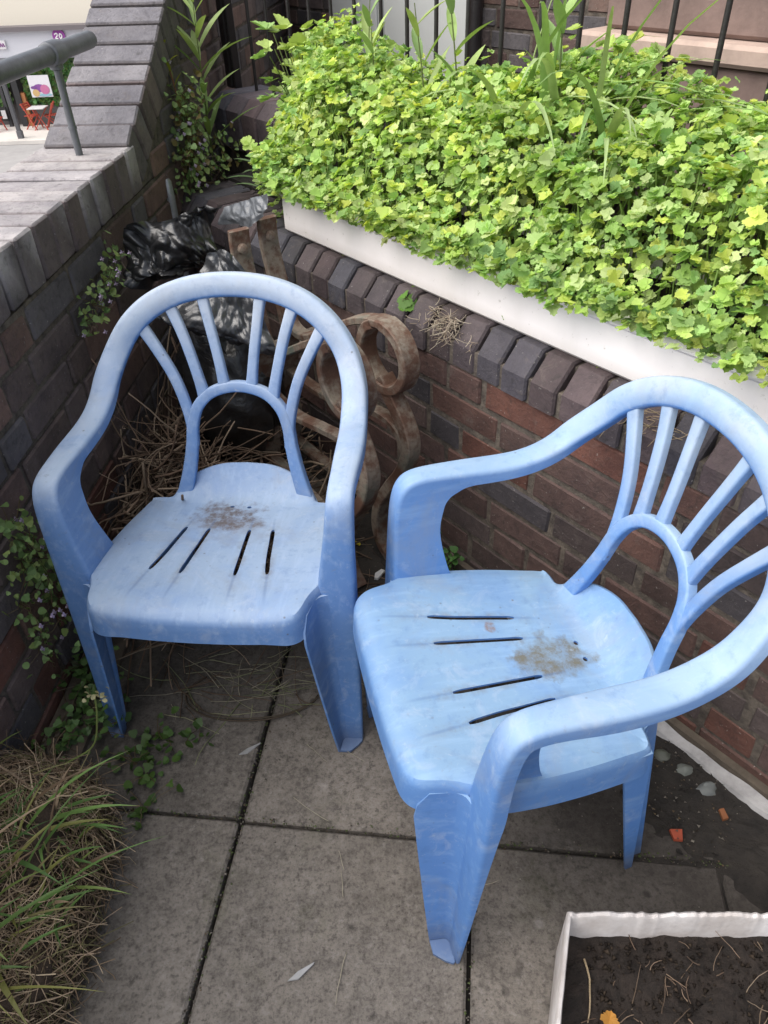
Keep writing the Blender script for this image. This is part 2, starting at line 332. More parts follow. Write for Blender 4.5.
# ------------------------------------------------------------------ brick walls
def bcol(pal): 
    c = random.choice(pal); k = uni(.75, 1.25); return tuple(q * k for q in c)
PALR = [(.105, .064, .055), (.125, .070, .058), (.115, .072, .063), (.085, .063, .060), (.068, .060, .066), (.145, .076, .060), (.095, .064, .058)]
PALL = [(.165, .122, .112), (.128, .110, .110), (.19, .125, .108), (.150, .117, .112), (.21, .130, .105), (.125, .114, .120)]
PALC = [(.092, .072, .078), (.074, .067, .080), (.104, .075, .078), (.084, .069, .077), (.070, .068, .082)]
def brickwork(mb, o, t, n, length, courses, z0, pal, hgt=.075, reds=None, depth=.05):
    """o base corner on the face line, t along, n outward; bricks 4 mm proud of the mortar"""
    for k in range(courses):
        x = -uni(0, .2) if k % 2 else -uni(0, .1); hd = k % 2
        while x < length:
            L = .215 if not hd else .1025; 
            if random.random() < .78: hd = 1 - hd
            else: L = .215
            a, b = max(x, 0), min(x + L, length)
            if b - a > .03:
                col = bcol(pal) if not (reds and random.random() < reds(a, k)) else sc3((.165, .07, .05), .8, 1.15)
                h = hgt - .010 + uni(-.002, .002); jj = uni(-.002, .002)
                mb.bbox(o + t * (a + uni(0, .003)) + Z * (z0 + k * hgt + .005 + uni(-.0015, .0015)) - n * depth, t * (b - a - uni(.0, .003)), n * (depth + jj), Z * h, .0045, col, .0018)
            x += L + .010
# --- planter wall (right)
pw = empty('brick_planter_wall', tuple(PR(1.5, 1.05, 0)), label='low brown brick retaining wall with dark bevelled coping bricks below the herb trough', cat='wall')
mb = MB(); brickwork(mb, PR(-.02, 1.05, 0), tR, -nR, 3.4, 8, -.02, PALR, reds=lambda a, k: .28 if (a > 1.9 and k < 4) or (a > 1.2 and k > 6) else .04); part(mb, 'brickwork', M['brick'], pw)
mb = MB(); mb.box(PR(-.05, 1.054, -.05), tR * 3.5, nR * .40, Z * .626); mb.box(PR(-.05, 1.049, .577), tR * 3.5, nR * .40, Z * .055); mb.box(PR(-.05, 1.092, .60), tR * 3.5, nR * .355, Z * .074); part(mb, 'mortar', M['mortar'], pw)
mb = MB(); x = -.03
while x < 3.4:
    wd = .0675 + uni(-.002, .002); dn = uni(-.003, .003); sec = [(1.043 + dn, .582), (1.043 + dn, .634), (1.086, .682 + uni(-.002, .002)), (1.245, .682), (1.245, .582)]
    col = bcol(PALC); rings = []
    for dx, sh in ((0, .004), (.004, 0), (wd - .004, 0), (wd, .004)):
        cn, cz = 1.14, .63
        rings.append([PR(x + dx, n_ + (sh if n_ < cn else -sh), z_ + (sh if z_ < cz else -sh)) for n_, z_ in sec])
    mb.ring_sweep(rings, True, False, col); x += wd + .0095
part(mb, 'coping', M['brick'], pw)
mb = MB(); mb.box(PR(-.02, 1.032, -.03), tR * 3.4, nR * .0175, Z * .062); part(mb, 'base_fillet', M['render'], pw)
mb = MB(); rings = []
for i in range(90):
    s = 1.55 + i * .02; e = mnoise.noise(Vector((s * 9, 3, 1))) * .012; h = .022 + mnoise.noise(Vector((s * 14, 8, 1))) * .010
    rings.append([PR(s, 1.031, -.01), PR(s, 1.030, h), PR(s, 1.005 + e, h - .003), PR(s, .992 + e, -.01)])
mb.ring_sweep(rings); part(mb, 'render_strip', M['strip'], pw)
# --- wall carrying the railings, one course higher behind
rw = empty('brick_railing_wall', tuple(PR(1.2, 1.5, .66)), label='short dark brick wall with bevelled coping at the back of the herbs, carrying the black railings', cat='wall')
mb = MB(); mb.box(PR(-.62, 1.46, -.02), tR * 4.2, nR * .22, Z * .78); part(mb, 'mortar', M['mortar'], rw)
mb = MB(); brickwork(mb, PR(-.42, 1.455, .70), tR, -nR, 4.0, 1, 0, PALL); part(mb, 'brickwork', M['brick'], rw)
mb = MB(); x = -.46
while x < 3.5:
    wd = .094 + uni(-.002, .002); sec = [(1.44, .70), (1.44, .825), (1.485, .868), (1.66, .868), (1.69, .84), (1.69, .70)]
    col = tuple(q * 1.7 for q in bcol(PALC)); rings = []
    for dx, sh in ((0, .005), (.005, 0), (wd - .005, 0), (wd, .005)):
        rings.append([PR(x + dx, n_ + (sh if n_ < 1.56 else -sh), z_ + (sh if z_ < .77 else -sh)) for n_, z_ in sec])
    mb.ring_sweep(rings, True, False, col); x += wd + .012
part(mb, 'coping', M['brick'], rw)
# --- stair wall (left): flat coping, then coping climbing away
KINK, SLOPE = -.31, .50
lw = empty('brick_stair_wall', tuple(PL(-1, -.9, 0)), label='dark brown brick wall on the left whose flat coping turns and climbs away', cat='wall')
mb = MB()
def clip_course(mb):
    for k in range(34):
        z = -.005 + k * .078; x0 = -3.2 if z < .77 else KINK + .02 + (z + .075 - .80) / SLOPE
        if z > 2.4: break
        brickwork(mb, PL(x0, -.80, 0), tL, mL, 5.4 - x0, 1, z, PALL, .078, reds=lambda a, kk: .55 if (z < .25 and a + x0 < -1.1) else (.16 if z < .4 and a + x0 < -1.2 else .0))
clip_course(mb); part(mb, 'brickwork', M['brick'], lw)
mb = MB()
mb.box(PL(-3.3, -1.03, -4.7), tL * 9, mL * .224, Z * 5.48)
mb.add([PL(KINK, -.806, .785), PL(5.6, -.806, .785), PL(5.6, -.806, .785 + SLOPE * 5.9), PL(KINK, -1.03, .785), PL(5.6, -1.03, .785), PL(5.6, -1.03, .785 + SLOPE * 5.9)], [(0, 1, 2), (3, 5, 4), (0, 2, 5, 3), (1, 4, 5, 2), (0, 3, 4, 1)])
part(mb, 'mortar', M['mortar'], lw)
PALT = [(.40, .375, .375), (.36, .335, .34), (.43, .40, .395), (.375, .35, .355)]
PALS = [(.17, .138, .136), (.14, .122, .124), (.19, .146, .142)]
def header(mb, base, t, up, wd, wide, hgt, ct, cs):
    """coping brick on edge: top coloured lighter as if lit, sides darker"""
    o = base; q = len(mb.v); mb.bbox(o, t * wd, mL * wide, up * hgt, .005, cs, .0015)
    for i in range(q, len(mb.v)):
        h = (np.array(mb.v[i]) - o) @ up
        if h > hgt - .004: mb.c[i] = ct
mb = MB(); s = KINK - .084
while s > -3.2:
    header(mb, PL(s, -1.045, .787 + uni(-.002, .001)), tL, Z, .073, .251, .113, sc3(random.choice(PALT), 1.1, 1.4), bcol(PALS)); s -= .0835
part(mb, 'flat_coping', M['brick'], lw)
tS = nrm(tL + Z * SLOPE); uS = nrm(Z - tL * SLOPE)
mb = MB(); s = 0; base = PL(KINK - .005, 0, .79)
while s < 3.4:
    header(mb, PL(KINK + .010, -1.028, .795) + tS * s + uS * uni(-.002, .002), tS, uS, .077, .230, .118 + (.012 if s < .05 else 0), tuple(np.array(sc3(random.choice(PALT), .46, .58)) * (.96, .98, 1.06)), bcol(PALS)); s += .0875
part(mb, 'ramp_coping', M['brick'], lw)
mb = MB(); mb.box(PL(-3, -.797, -.03), tL * 3.1, mL * .03, Z * .07); mb.box(PL(-3, -.766, -.03), tL * 3.1, mL * .05, Z * .046); part(mb, 'base_fillet', M['render'], lw)

# ------------------------------------------------------------------ handrail
hr = empty('handrail', tuple(PL(-.425, -.905, .9)), label='thick grey tubular handrail on a thin post set in the flat coping', cat='handrail')
a, b = PL(-.71, -.905, 1.127), PL(-.175, -.905, 1.127); d = nrm(b - a)
mb = MB(); mb.tube([a - d * 1.6, a, b - d * .008, b - d * .002, b], [.021, .021, .021, .0195, .016], 20); part(mb, 'rail', M['rail'], hr, 40)
c = PL(-.425, -.905, 1.127); mb = MB(); mb.tube([c - d * .034, c - d * .031, c - d * .02, c + d * .02, c + d * .031, c + d * .034], [.022, .026, .027, .027, .026, .022], 20); mb.tube([c - Z * .015, c - Z * .033, c - Z * .036], [.016, .016, .009], 14); part(mb, 'collar', M['rail'], hr, 40)
mb = MB(); mb.tube([PL(-.425, -.905, .89), c - Z * .03], .0095, 12); mb.tube([PL(-.425, -.905, .962), PL(-.425, -.905, .968)], .0112, 12); part(mb, 'post', M['rail'], hr, 40)

# ------------------------------------------------------------------ chairs
def ribbon_ring(P, wv, nv, W, di, do, t=.005, r=.009, inn=None):
    W2 = W / 2; r = min(r, di * .7, do * .7); q = []
    if inn is None: inn = -nv * di
    q.append((W2, -do))
    for k in range(5):
        a = math.pi / 2 * k / 4; q.append((W2 - r + r * math.cos(a), -r + r * math.sin(a)))
    q += [(W2 * .35, .002), (-W2 * .35, .002)]
    for k in range(5):
        a = math.pi / 2 + math.pi / 2 * k / 4; q.append((-W2 + r + r * math.cos(a), -r + r * math.sin(a)))
    k0 = len(q); q += [(-W2, 0), (-W2 + t, 0), (-W2 + t, -r), (-W2 + t + r * .4, -t), (W2 - t - r * .4, -t), (W2 - t, -r), (W2 - t, -do)]
    return [P + wv * a + (inn if i in (k0, k0 + 1) else nv * b) for i, (a, b) in enumerate(q)]
ARM = [ # x y z W din dout   wx wz
 (.2605, -.1735, .0, .041, .010, .006, 1, 0), (.257, -.1665, .10, .050, .012, .010, 1, 0), (.253, -.160, .20, .0585, .014, .014, 1, 0), (.2495, -.154, .29, .066, .016, .018, 1, 0), (.248, -.1503, .345, .069, .030, .021, 1, 0), (.2478, -.147, .398, .070, .112, .024, 1, 0), (.2487, -.145, .43, .068, .096, .027, 1, 0), (.2545, -.141, .50, .056, .084, .026, 1, 0), (.259, -.135, .556, .050, .080, .026, 1, 0),
 (.2605, -.124, .592, .0475, .064, .025, 1, 0), (.261, -.101, .611, .0465, .042, .024, 1, 0), (.261, -.055, .614, .047, .028, .024, 1, 0), (.261, .01, .612, .053, .026, .028, 1, 0), (.2595, .075, .611, .052, .025, .026, 1, 0),
 (.257, .120, .619, .051, .024, .024, 1, 0), (.2535, .158, .637, .050, .023, .023, 1, .03), (.2475, .184, .662, .049, .022, .022, .98, .12)]
def back_y(x, z): return .232 + (z - .62) * .28 - .6 * x * x
HOOP = []
for ph in (24, 36, 48, 60, 75, 90):
    sn, cs = math.sin(R(ph)) ** (2 / 2.3), math.cos(R(ph)) ** (2 / 2.3) if ph < 90 else 0.; z = .60 + .2095 * sn; x = .2495 * cs; nx, nz = cs ** 1.3 / .2495, sn ** 1.3 / .2095; l = math.hypot(nx, nz)
    HOOP.append((x, back_y(x, z), z, .0475, .021, .021, nx / l, nz / l))
HALF = ARM + HOOP; NA = 8
FULL = cr(HALF + [(-h[0],) + h[1:6] + (-h[6], h[7]) for h in HALF[-2::-1]], NA)
_k = np.exp(-.5 * (np.arange(-9, 10) / 3.4) ** 2); _k /= _k.sum(); _F = FULL.copy()
for _c in range(8):
    _p = np.pad(FULL[:, _c], 9, mode='edge'); _sm = np.convolve(_p, _k, 'valid'); _F[14:-14, _c] = _sm[14:-14]
FULL = _F
INN = cr([(.112, 0), (.098, 0), (.085, -.001), (.087, -.010), (.085, -.028), (.076, -.036), (.052, -.031), (.016, -.027), (.0, -.025)], NA)
def inner_off(i, nv, di):
    j = min(i, len(FULL) - 1 - i); d = -nv * di
    if j >= NA * 13 or j < NA * 5: return d
    b = sstep(NA * 11.2, NA * 13, j); o = V(0, INN[j - NA * 5][0], INN[j - NA * 5][1]); return o * (1 - b) + d * b
def frame_rings(i0, i1):
    out = []
    for i in range(i0, i1 + 1):
        q = FULL[i]; P = q[:3]; T = nrm(FULL[min(i + 1, len(FULL) - 1)][:3] - FULL[max(i - 1, 0)][:3]); j_ = min(i, len(FULL) - 1 - i); wv = V(q[6], (-1.2 * q[0] * q[6] + .28 * q[7]) * sstep(NA * 13.5, NA * 17, j_), q[7]); wv = nrm(wv - T * (wv @ T)); nv = nrm(np.cross(wv, T))
        out.append(ribbon_ring(P, wv, nv, q[3], q[4], q[5], inn=inner_off(i, nv, q[4])))
    return out
def backp(x, z, dy=0.): return V(x, back_y(x, z) + dy, z)
def bar(mb, pts, w, d, dy):
    """flat rib lying in the plane of the back"""
    P = cr(pts, 8); rings = []
    for i in range(len(P)):
        p = backp(P[i][0], P[i][1], dy); bn = nrm(V(-1.2 * P[i][0], -1, .28)); a = P[min(i + 1, len(P) - 1)] - P[max(i - 1, 0)]; T = nrm(V(a[0], .28 * a[1] - 1.2 * P[i][0] * a[0], a[1])); sd_ = nrm(np.cross(T, bn)); ww = w(i / (len(P) - 1)) if callable(w) else w; h = ww / 2; e = .004
        sec = [(-h, -d), (-h, -e), (-h + e * .3, -e * .3), (-h + e, 0), (h - e, 0), (h - e * .3, -e * .3), (h, -e), (h, -d)]
        rings.append([p + sd_ * u + bn * v for u, v in sec])
    mb.ring_sweep(rings)
def apply_mods(o):
    dg = bpy.context.evaluated_depsgraph_get(); me = bpy.data.meshes.new_from_object(o.evaluated_get(dg)); old = o.data; o.modifiers.clear(); o.data = me; bpy.data.meshes.remove(old)
def seat_z(x, y):
    z = .413 - .135 * (min(y, .135) + .12) + .006 * (x / .2) ** 2
    if y < -.175: z -= ((-.175 - y) / .06) ** 2 * .015
    if abs(x) < .165 and y > .135: z += .056 * ((y - .135) / .079) ** 1.7 * sstep(.168, .14, abs(x))
    return z
def make_seat(mat, root):
    hp = [(0, -.232), (.08, -.231), (.145, -.228), (.176, -.222), (.192, -.205), (.203, -.165), (.220, -.12), (.223, -.05), (.217, .03), (.207, .10), (.200, .138), (.185, .146), (.163, .149), (.150, .158), (.134, .180), (.102, .199), (.055, .211), (0, .214)]
    half = cr(hp, 7); loop = [(p[0], p[1]) for p in half] + [(-p[0], p[1]) for p in half[-2:0:-1]]
    n = len(loop); cx, cy = 0., -.02; mb = MB(); vs = [(cx, cy, seat_z(cx, cy))]; fs = []; rr_ = [.1, .2, .3, .4, .5, .6, .68, .76, .83, .89, .94, .97, 1.0]
    for r in rr_:
        for x, y in loop:
            X, Y = cx + (x - cx) * r, cy + (y - cy) * r; d = .004 * sstep(.93, 1, r) if Y < .14 else 0; vs.append((X, Y, seat_z(X, Y) - d))
    L = np.array(loop); nx = np.roll(L, -1, 0) - np.roll(L, 1, 0); N = np.stack([nx[:, 1], -nx[:, 0]], 1); N /= np.linalg.norm(N, axis=1)[:, None] + 1e-9
    for k, (of, dp) in enumerate(((.004, .10), (.0065, .25), (.008, .6), (.010, 1.))):
        for i, (x, y) in enumerate(loop):
            dep = .058 if y < .13 else lerp(.058, .010, sstep(.13, .165, y))
            if y < -.19: dep = .050 + .012 * sstep(.12, .2, abs(x))
            vs.append((x + N[i, 0] * of, y + N[i, 1] * of, seat_z(x, y) - .004 * (y < .14) - dep * dp))
    for i in range(n): fs.append((0, 1 + i, 1 + (i + 1) % n))
    m = len(rr_) + 4
    for j in range(m - 1):
        for i in range(n):
            a, b = 1 + j * n + i, 1 + j * n + (i + 1) % n; fs.append((a, a + n, b + n, b))
    mb.add(vs, fs); o = mb.build('seat', mat, root, None)
    sm = o.modifiers.new('s', 'SOLIDIFY'); sm.thickness = .004; sm.offset = -1
    cb = MB()
    def slot(pts, w):
        P = cr(pts, 8); lo = []; hi = []
        for i in range(len(P)):
            t = P[min(i + 1, len(P) - 1)] - P[max(i - 1, 0)]; t = t / np.linalg.norm(t); s_ = np.array([-t[1], t[0]]); q = w * (.5, .85, 1.)[min(2, i, len(P) - 1 - i)]; lo.append(P[i] + s_ * q); hi.append(P[i] - s_ * q)
        pl = lo + hi[::-1]; cb.ring_sweep([[V(p[0], p[1], .3) for p in pl], [V(p[0], p[1], .5) for p in pl]])
    for s in (-1, 1):
        slot([(s * .113, -.112), (s * .1035, -.06), (s * .097, -.01), (s * .090, .040)], .0044); slot([(s * .0525, -.118), (s * .0485, -.06), (s * .045, -.01), (s * .042, .038)], .0042)
        ring = [V(s * .0185 + .005 * math.cos(a), .126 + .004 * math.sin(a), .3) for a in np.linspace(0, 2 * math.pi, 11)[:-1]]; cb.ring_sweep([ring, [p + Z * .2 for p in ring]])
    co_ = cb.build('cutter', None, root); bmc = bmesh.new(); bmc.from_mesh(co_.data); bmesh.ops.recalc_face_normals(bmc, faces=bmc.faces); bmc.to_mesh(co_.data); bmc.free(); bm_ = o.modifiers.new('b', 'BOOLEAN'); bm_.operation = 'DIFFERENCE'; bm_.solver = 'EXACT'; bm_.object = co_
    bpy.context.view_layer.update(); apply_mods(o); bpy.data.objects.remove(co_); o.data.shade_smooth(); o.data.set_sharp_from_angle(angle=R(38)); return o
def gutter(mb, rows, t=.0045):
    """rows of (z, list of (x,y)) polylines -> thin walled shell"""
    rings = []
    for z, pl in rows:
        L = np.array(pl, float); d = np.empty_like(L); d[1:-1] = L[2:] - L[:-2]; d[0] = L[1] - L[0]; d[-1] = L[-1] - L[-2]
        N = np.stack([-d[:, 1], d[:, 0]], 1); N /= np.linalg.norm(N, axis=1)[:, None]
        rings.append([V(*p, z) for p in L] + [V(*p, z) for p in (L + N * t)[::-1]])
    mb.ring_sweep(rings)
def arc3(A, Vx, B, r=.012):
    A, Vx, B = map(np.array, (A, Vx, B)); u = (A - Vx) / np.linalg.norm(A - Vx); v = (B - Vx) / np.linalg.norm(B - Vx); p0, p2 = Vx + u * r, Vx + v * r
    return [tuple(A), tuple((A + p0) / 2)] + [tuple((1 - t) ** 2 * p0 + 2 * t * (1 - t) * Vx + t * t * p2) for t in np.linspace(0, 1, 6)] + [tuple((p2 + B) / 2), tuple(B)]
def make_chair(name, loc, rz, mat, label):
    root = empty(name, loc, rz, label=label, cat='chair', group='blue plastic garden chairs')
    make_seat(mat, root); ia = NA * 15; il = NA * 5
    for s in (0, 1):
        mb = MB(); mb.ring_sweep(frame_rings(il, ia) if s == 0 else frame_rings(len(FULL) - 1 - ia, len(FULL) - 1 - il)); mb.build('armrest', mat, root, 50)
    mb = MB(); mb.ring_sweep(frame_rings(ia, len(FULL) - 1 - ia)); bk = mb.build('backrest', mat, root, 50)
    mb = MB(); bar(mb, [(-.146, .345), (-.131, .39), (-.117, .44), (-.107, .49), (-.101, .535), (-.086, .572), (-.053, .600), (0, .611), (.053, .600), (.086, .572), (.101, .535), (.107, .49), (.117, .44), (.131, .39), (.146, .345)], lambda t: .023 + .016 * abs(2 * t - 1) ** 3, .017, .004); mb.build('arch', mat, bk, 50)
    for s in (-1, 1):
        for pts, w_ in (([(.189, .746), (.158, .69), (.129, .63), (.111, .57), (.1035, .52), (.106, .49)], .022), ([(.127, .778), (.104, .715), (.086, .65), (.072, .590)], .021), ([(.060, .795), (.048, .73), (.037, .67), (.028, .608)], .020)):
            mb = MB(); bar(mb, [(s * x, z) for x, z in pts], lambda t, w_=w_: w_ * (1 + .25 * abs(2 * t - 1) ** 4), .014, .0055); mb.build('slat', mat, bk, 50)
    for s in (-1, 1):
        rows = []
        for k in range(15):
            t = k / 14; z = .402 * t; e = t ** .9
            A = (lerp(.237, .196, e), lerp(-.206, -.225, e)); yf = lerp(-.1745, -.1485, t); Vv = (lerp(.2405, .2125, t), yf); B = (.285, yf)
            if t > .9: A = (lerp(A[0], .203, (t - .9) * 10), lerp(A[1], -.200, (t - .9) * 10))
            pl = arc3(A, Vv, B, lerp(.010, .024, t))[:8]; pl[-1] = (pl[-1][0], pl[-1][1] + .0012)
            rows.append((z, [(s * x, y) for x, y in (pl if s > 0 else pl[::-1])]))
        mb = MB(); gutter(mb, rows, .0045); mb.ring_sweep(frame_rings(0, il) if s > 0 else frame_rings(len(FULL) - 1 - il, len(FULL) - 1))
        q = rows[0][1]; fp = [V(*p, 0) for p in (q if s > 0 else q[::-1])] + [V(s * .279, -.1745, 0), V(s * .2805, -.178, 0), V(s * .273, -.190, 0), V(s * .258, -.206, 0)]
        mb.ring_sweep([[p + Z * .001 for p in fp], [p + Z * .007 for p in fp]]); mb.build('leg', mat, root, 40)
        rows = []
        for k in range(10):
            t = k / 9; z = .372 * t
            A = (lerp(.206, .212, t), lerp(.172, .098, t)); Mq = (lerp(.204, .206, t), lerp(.186, .148, t)); Vv = (lerp(.186, .164, t), lerp(.190, .156, t)); B = (lerp(.184, .148, t), lerp(.214, .190, t))
            pl = [A, Mq] + arc3(Mq, Vv, B, .006)[1:]
            rows.append((z, [(s * x, y) for x, y in (pl if s > 0 else pl[::-1])]))
        mb = MB(); gutter(mb, rows, .0045)
        mb.build('leg', mat, root, 40)
    return root
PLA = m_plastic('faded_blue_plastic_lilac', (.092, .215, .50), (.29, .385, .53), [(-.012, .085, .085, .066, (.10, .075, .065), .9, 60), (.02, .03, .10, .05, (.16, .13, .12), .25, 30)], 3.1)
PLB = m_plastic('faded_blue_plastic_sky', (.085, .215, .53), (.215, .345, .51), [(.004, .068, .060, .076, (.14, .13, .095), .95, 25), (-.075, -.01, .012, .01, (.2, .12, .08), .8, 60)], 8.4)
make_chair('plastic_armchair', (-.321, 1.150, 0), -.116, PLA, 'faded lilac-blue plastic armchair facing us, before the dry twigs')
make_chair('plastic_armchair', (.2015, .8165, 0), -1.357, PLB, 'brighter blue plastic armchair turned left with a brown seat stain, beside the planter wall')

# ------------------------------------------------------------------ white trough and its herbs
def trough_wall(mb, inner, outer, z0, z1): pass
tr = empty('white_planter_trough', tuple(PR(1.7, 1.25, .683)), label='long white trough on the brick coping, brimming with green herbs', cat='planter')
mb = MB(); s0, s1 = .54, 3.3
mb.bbox(PR(s0, 1.098, .684), tR * (s1 - s0), nR * .030, Z * .105, .008); mb.bbox(PR(s0, 1.39, .684), tR * (s1 - s0), nR * .03, Z * .105, .008); mb.bbox(PR(s0 - .004, 1.092, .775), tR * (s1 - s0), nR * .040, Z * .020, .008); mb.bbox(PR(s0 + .001, 1.129, .685), tR * .03, nR * .26, Z * .103, .006); mb.box(PR(s0 + .03, 1.129, .685), tR * (s1 - s0 - .04), nR * .26, Z * .01)
part(mb, 'trough', M['white'], tr)
mb = MB(); mb.box(PR(s0 + .032, 1.1295, .70), tR * (s1 - s0 - .05), nR * .259, Z * .055); part(mb, 'potting_soil', M['soil'], tr)

def lobed(n, depth, wide=.5, teeth=True):
    """outline of a toothed three lobed leaflet, u along 0..1"""
    pts = []
    for k in range(n + 1):
        a = -2.65 + 5.3 * k / n; r = 1 - depth * (.5 - .5 * math.cos(a * 2.9))
        if teeth: r += .10 * math.cos(a * 11.6)
        pts.append((.45 + .52 * r * math.cos(a), wide * 1.05 * r * math.sin(a)))
    return [(0, -.02)] + pts + [(0, .02)]
LOB = lobed(27, .46, .62); LOB2 = lobed(24, .30, .66); ROUND = lobed(11, .10, .52, False)
LANCE = [(0, .02), (.2, .16), (.45, .24), (.7, .18), (.88, .1), (1, 0), (.88, -.1), (.7, -.18), (.45, -.24), (.2, -.16), (0, -.02)]
def herb_h(s, n):
    left = .45 - (n - 1.1) * 1.25; d = s - left
    base = lerp(.815, 1.02, sstep(1.06, 1.26, n)) + .05 * sstep(1.2, 1.5, n); endf = sstep(-.02, .26, d)
    h = lerp(.82, base, endf) + .045 * mnoise.noise(Vector((s * 4.2, n * 5, 2))) + .03 * mnoise.noise(Vector((s * 11, n * 11, 5)))
    h += .05 * math.exp(-((s - .35) / .25) ** 2) - .045 * math.exp(-((s - .62) / .2) ** 2) * sstep(1.3, 1.5, n) + .05 * sstep(1.0, 1.2, s) * sstep(1.25, 1.5, n) - .035 * sstep(1.25, 1.55, s) * sstep(1.2, 1.45, n)
    return h
GREENS = [(.50, .69, .17), (.45, .65, .16), (.58, .74, .20), (.38, .59, .16), (.32, .53, .18), (.54, .70, .28), (.64, .76, .34), (.42, .63, .21), (.64, .74, .17), (.48, .66, .24)]
def herb_leaf(mb, p, d, nn, size, col):
    d = nrm(d); side = nrm(np.cross(nn, d))
    mb.leaf(p + d * size * .35, d, nn, random.choice((LOB, LOB2)), size * .72, col, uni(.05, .4))
    for sg in (-1, 1):
        dd = nrm(d * .45 + side * sg * .9 + V(uni(-.2, .2), uni(-.2, .2), uni(-.2, .2))); mb.leaf(p + d * size * .30, dd, nn + V(uni(-.3, .3), uni(-.3, .3), 0), random.choice((LOB, LOB2)), size * uni(.5, .66), sc3(col, .85, 1.12), uni(.05, .4))
mb = MB(); cnt = 0
while cnt < 16500:
    n = uni(1.055, 1.56); s = uni(-.25, 2.75); left = .45 - (n - 1.1) * 1.25
    if s < left + uni(-.05, .03): continue
    if s < .15 and random.random() < .2: continue
    H = herb_h(s, n); e = .02; gs = (herb_h(s + e, n) - H) / e; gn = (herb_h(s, n + e) - H) / e
    sn = nrm(Z - tR * gs - nR * gn); depth = abs(random.gauss(0, .042)) + (uni(0, .16) if random.random() < .35 else 0)
    z = H - depth + (uni(0, .045) if random.random() < .16 else 0)
    if n < 1.115 and z < .80: z = uni(.795, .85)
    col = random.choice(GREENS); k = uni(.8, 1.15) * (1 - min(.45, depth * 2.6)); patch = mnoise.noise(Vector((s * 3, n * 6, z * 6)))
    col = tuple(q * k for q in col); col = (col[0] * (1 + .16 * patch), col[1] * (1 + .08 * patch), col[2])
    d = nrm(V(uni(-1, 1), uni(-1, 1), uni(-.25, .5)) - nR * .35); nn = nrm(sn * .55 + Z * .55 - nR * .18 + V(uni(-.75, .75), uni(-.75, .75), uni(-.3, .3)))
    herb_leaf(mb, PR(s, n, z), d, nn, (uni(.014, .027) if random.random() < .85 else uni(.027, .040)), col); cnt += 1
for _ in range(700):
    n = uni(1.1, 1.5); s = uni(.45 - (n - 1.1) * 1.2, 2.7); H = herb_h(s, n) - uni(0, .04); b = PR(s + uni(-.05, .05), min(1.36, max(1.14, n + uni(-.06, .06))), .76); t_ = PR(s, n, H); mid = (b + t_) / 2 + V(uni(-.02, .02), uni(-.02, .02), .02)
    mb.tube(cr([b, mid, t_], 4), .0017, 4, (.22, .34, .08))
tag(mb.build('herb_foliage', M['herb']), label='dense bright yellow-green parsley-like herbs filling the long white trough', cat='herbs', kind='stuff')

def grass_tuft(name, label, base_pts, n, length, width, cols, lean=.5, mat='leaf', droop=1., group=None, cat='plant', bias=None):
    mb = MB(); root = empty(name, tuple(base_pts[0]), label=label, cat=cat, group=group)
    for i in range(n):
        b = base_pts[i % len(base_pts)] + V(uni(-.02, .02), uni(-.02, .02), 0); a = uni(0, 6.28); L = length * uni(.6, 1.1); d = V(math.cos(a), math.sin(a), 0) * lean * uni(.3, 1) + (bias if bias is not None else 0)
        P = []; v = nrm(d + Z); p = b.copy()
        for k in range(9): P.append(p.copy()); p = p + v * L / 8; v = nrm(v + (d * .10 - Z * .085 * droop * (1 + k * .25)))
        mb.blade(P, width * uni(.7, 1.2), sc3(random.choice(cols), .8, 1.2))
    part(mb, 'blades', M[mat], root, 180); return root
grass_tuft('grass_tuft', 'tall broad-bladed grass arching out of the herbs near the railings', [PR(1.10, 1.38, .95), PR(1.20, 1.40, .96), PR(1.28, 1.42, .96), PR(1.36, 1.38, .94)], 30, .52, .0085, [(.33, .47, .17), (.26, .41, .14), (.40, .52, .24)], .8, bias=tR * .6 - nR * .25)
def stem_plant(name, label, base, h, leaves, leafL, leafW, cols, leanv=(0, 0), stemc=(.16, .2, .07), up=.5, group=None, cat='plant'):
    root = empty(name, tuple(base), label=label, cat=cat, group=group); ms = MB(); ml = MB()
    ln = V(leanv[0], leanv[1], 0); P = cr([base, base + Z * h * .5 + ln * .35, base + Z * h + ln], 8); ms.tube(P, list(np.linspace(.0035, .0012, len(P))), 6, stemc)
    for i in range(leaves):
        t = .12 + .86 * (i + .5) / leaves; p = P[int(t * (len(P) - 1))]; a = i * 2.4 + uni(-.4, .4); d = nrm(V(math.cos(a), math.sin(a), up * uni(.6, 1.4))); L = leafL * uni(.75, 1.1) * (1 - .35 * max(0, t - .6) / .4); q = [p]; v = d
        for k in range(6): q.append(q[-1] + v * L / 6); v = nrm(v - Z * .14 * (1 - up * .4))
        ml.blade(q, leafW * uni(.8, 1.15), sc3(random.choice(cols), .8, 1.2), None, .3, lambda t: math.sin(math.pi * min(1, t * .92 + .08)) ** .8)
    part(ms, 'stem', M['leaf'], root, 60); part(ml, 'foliage', M['leaf'], root, 180); return root
GW = [(.30, .44, .15), (.24, .38, .14), (.36, .48, .18)]
stem_plant('willowherb', 'tall upright leafy weed with narrow leaves in the wall corner', PL(.28, -.75, .70), .50, 24, .21, .0105, GW, (.02, -.02), up=.9)
stem_plant('willowherb', 'reddish-stemmed young weed with yellowish tip leaning on the climbing coping', PL(.10, -.77, .80), .33, 12, .06, .008, [(.26, .28, .04), (.16, .18, .05)], (-.05, .05), (.22, .09, .05), up=1.2)
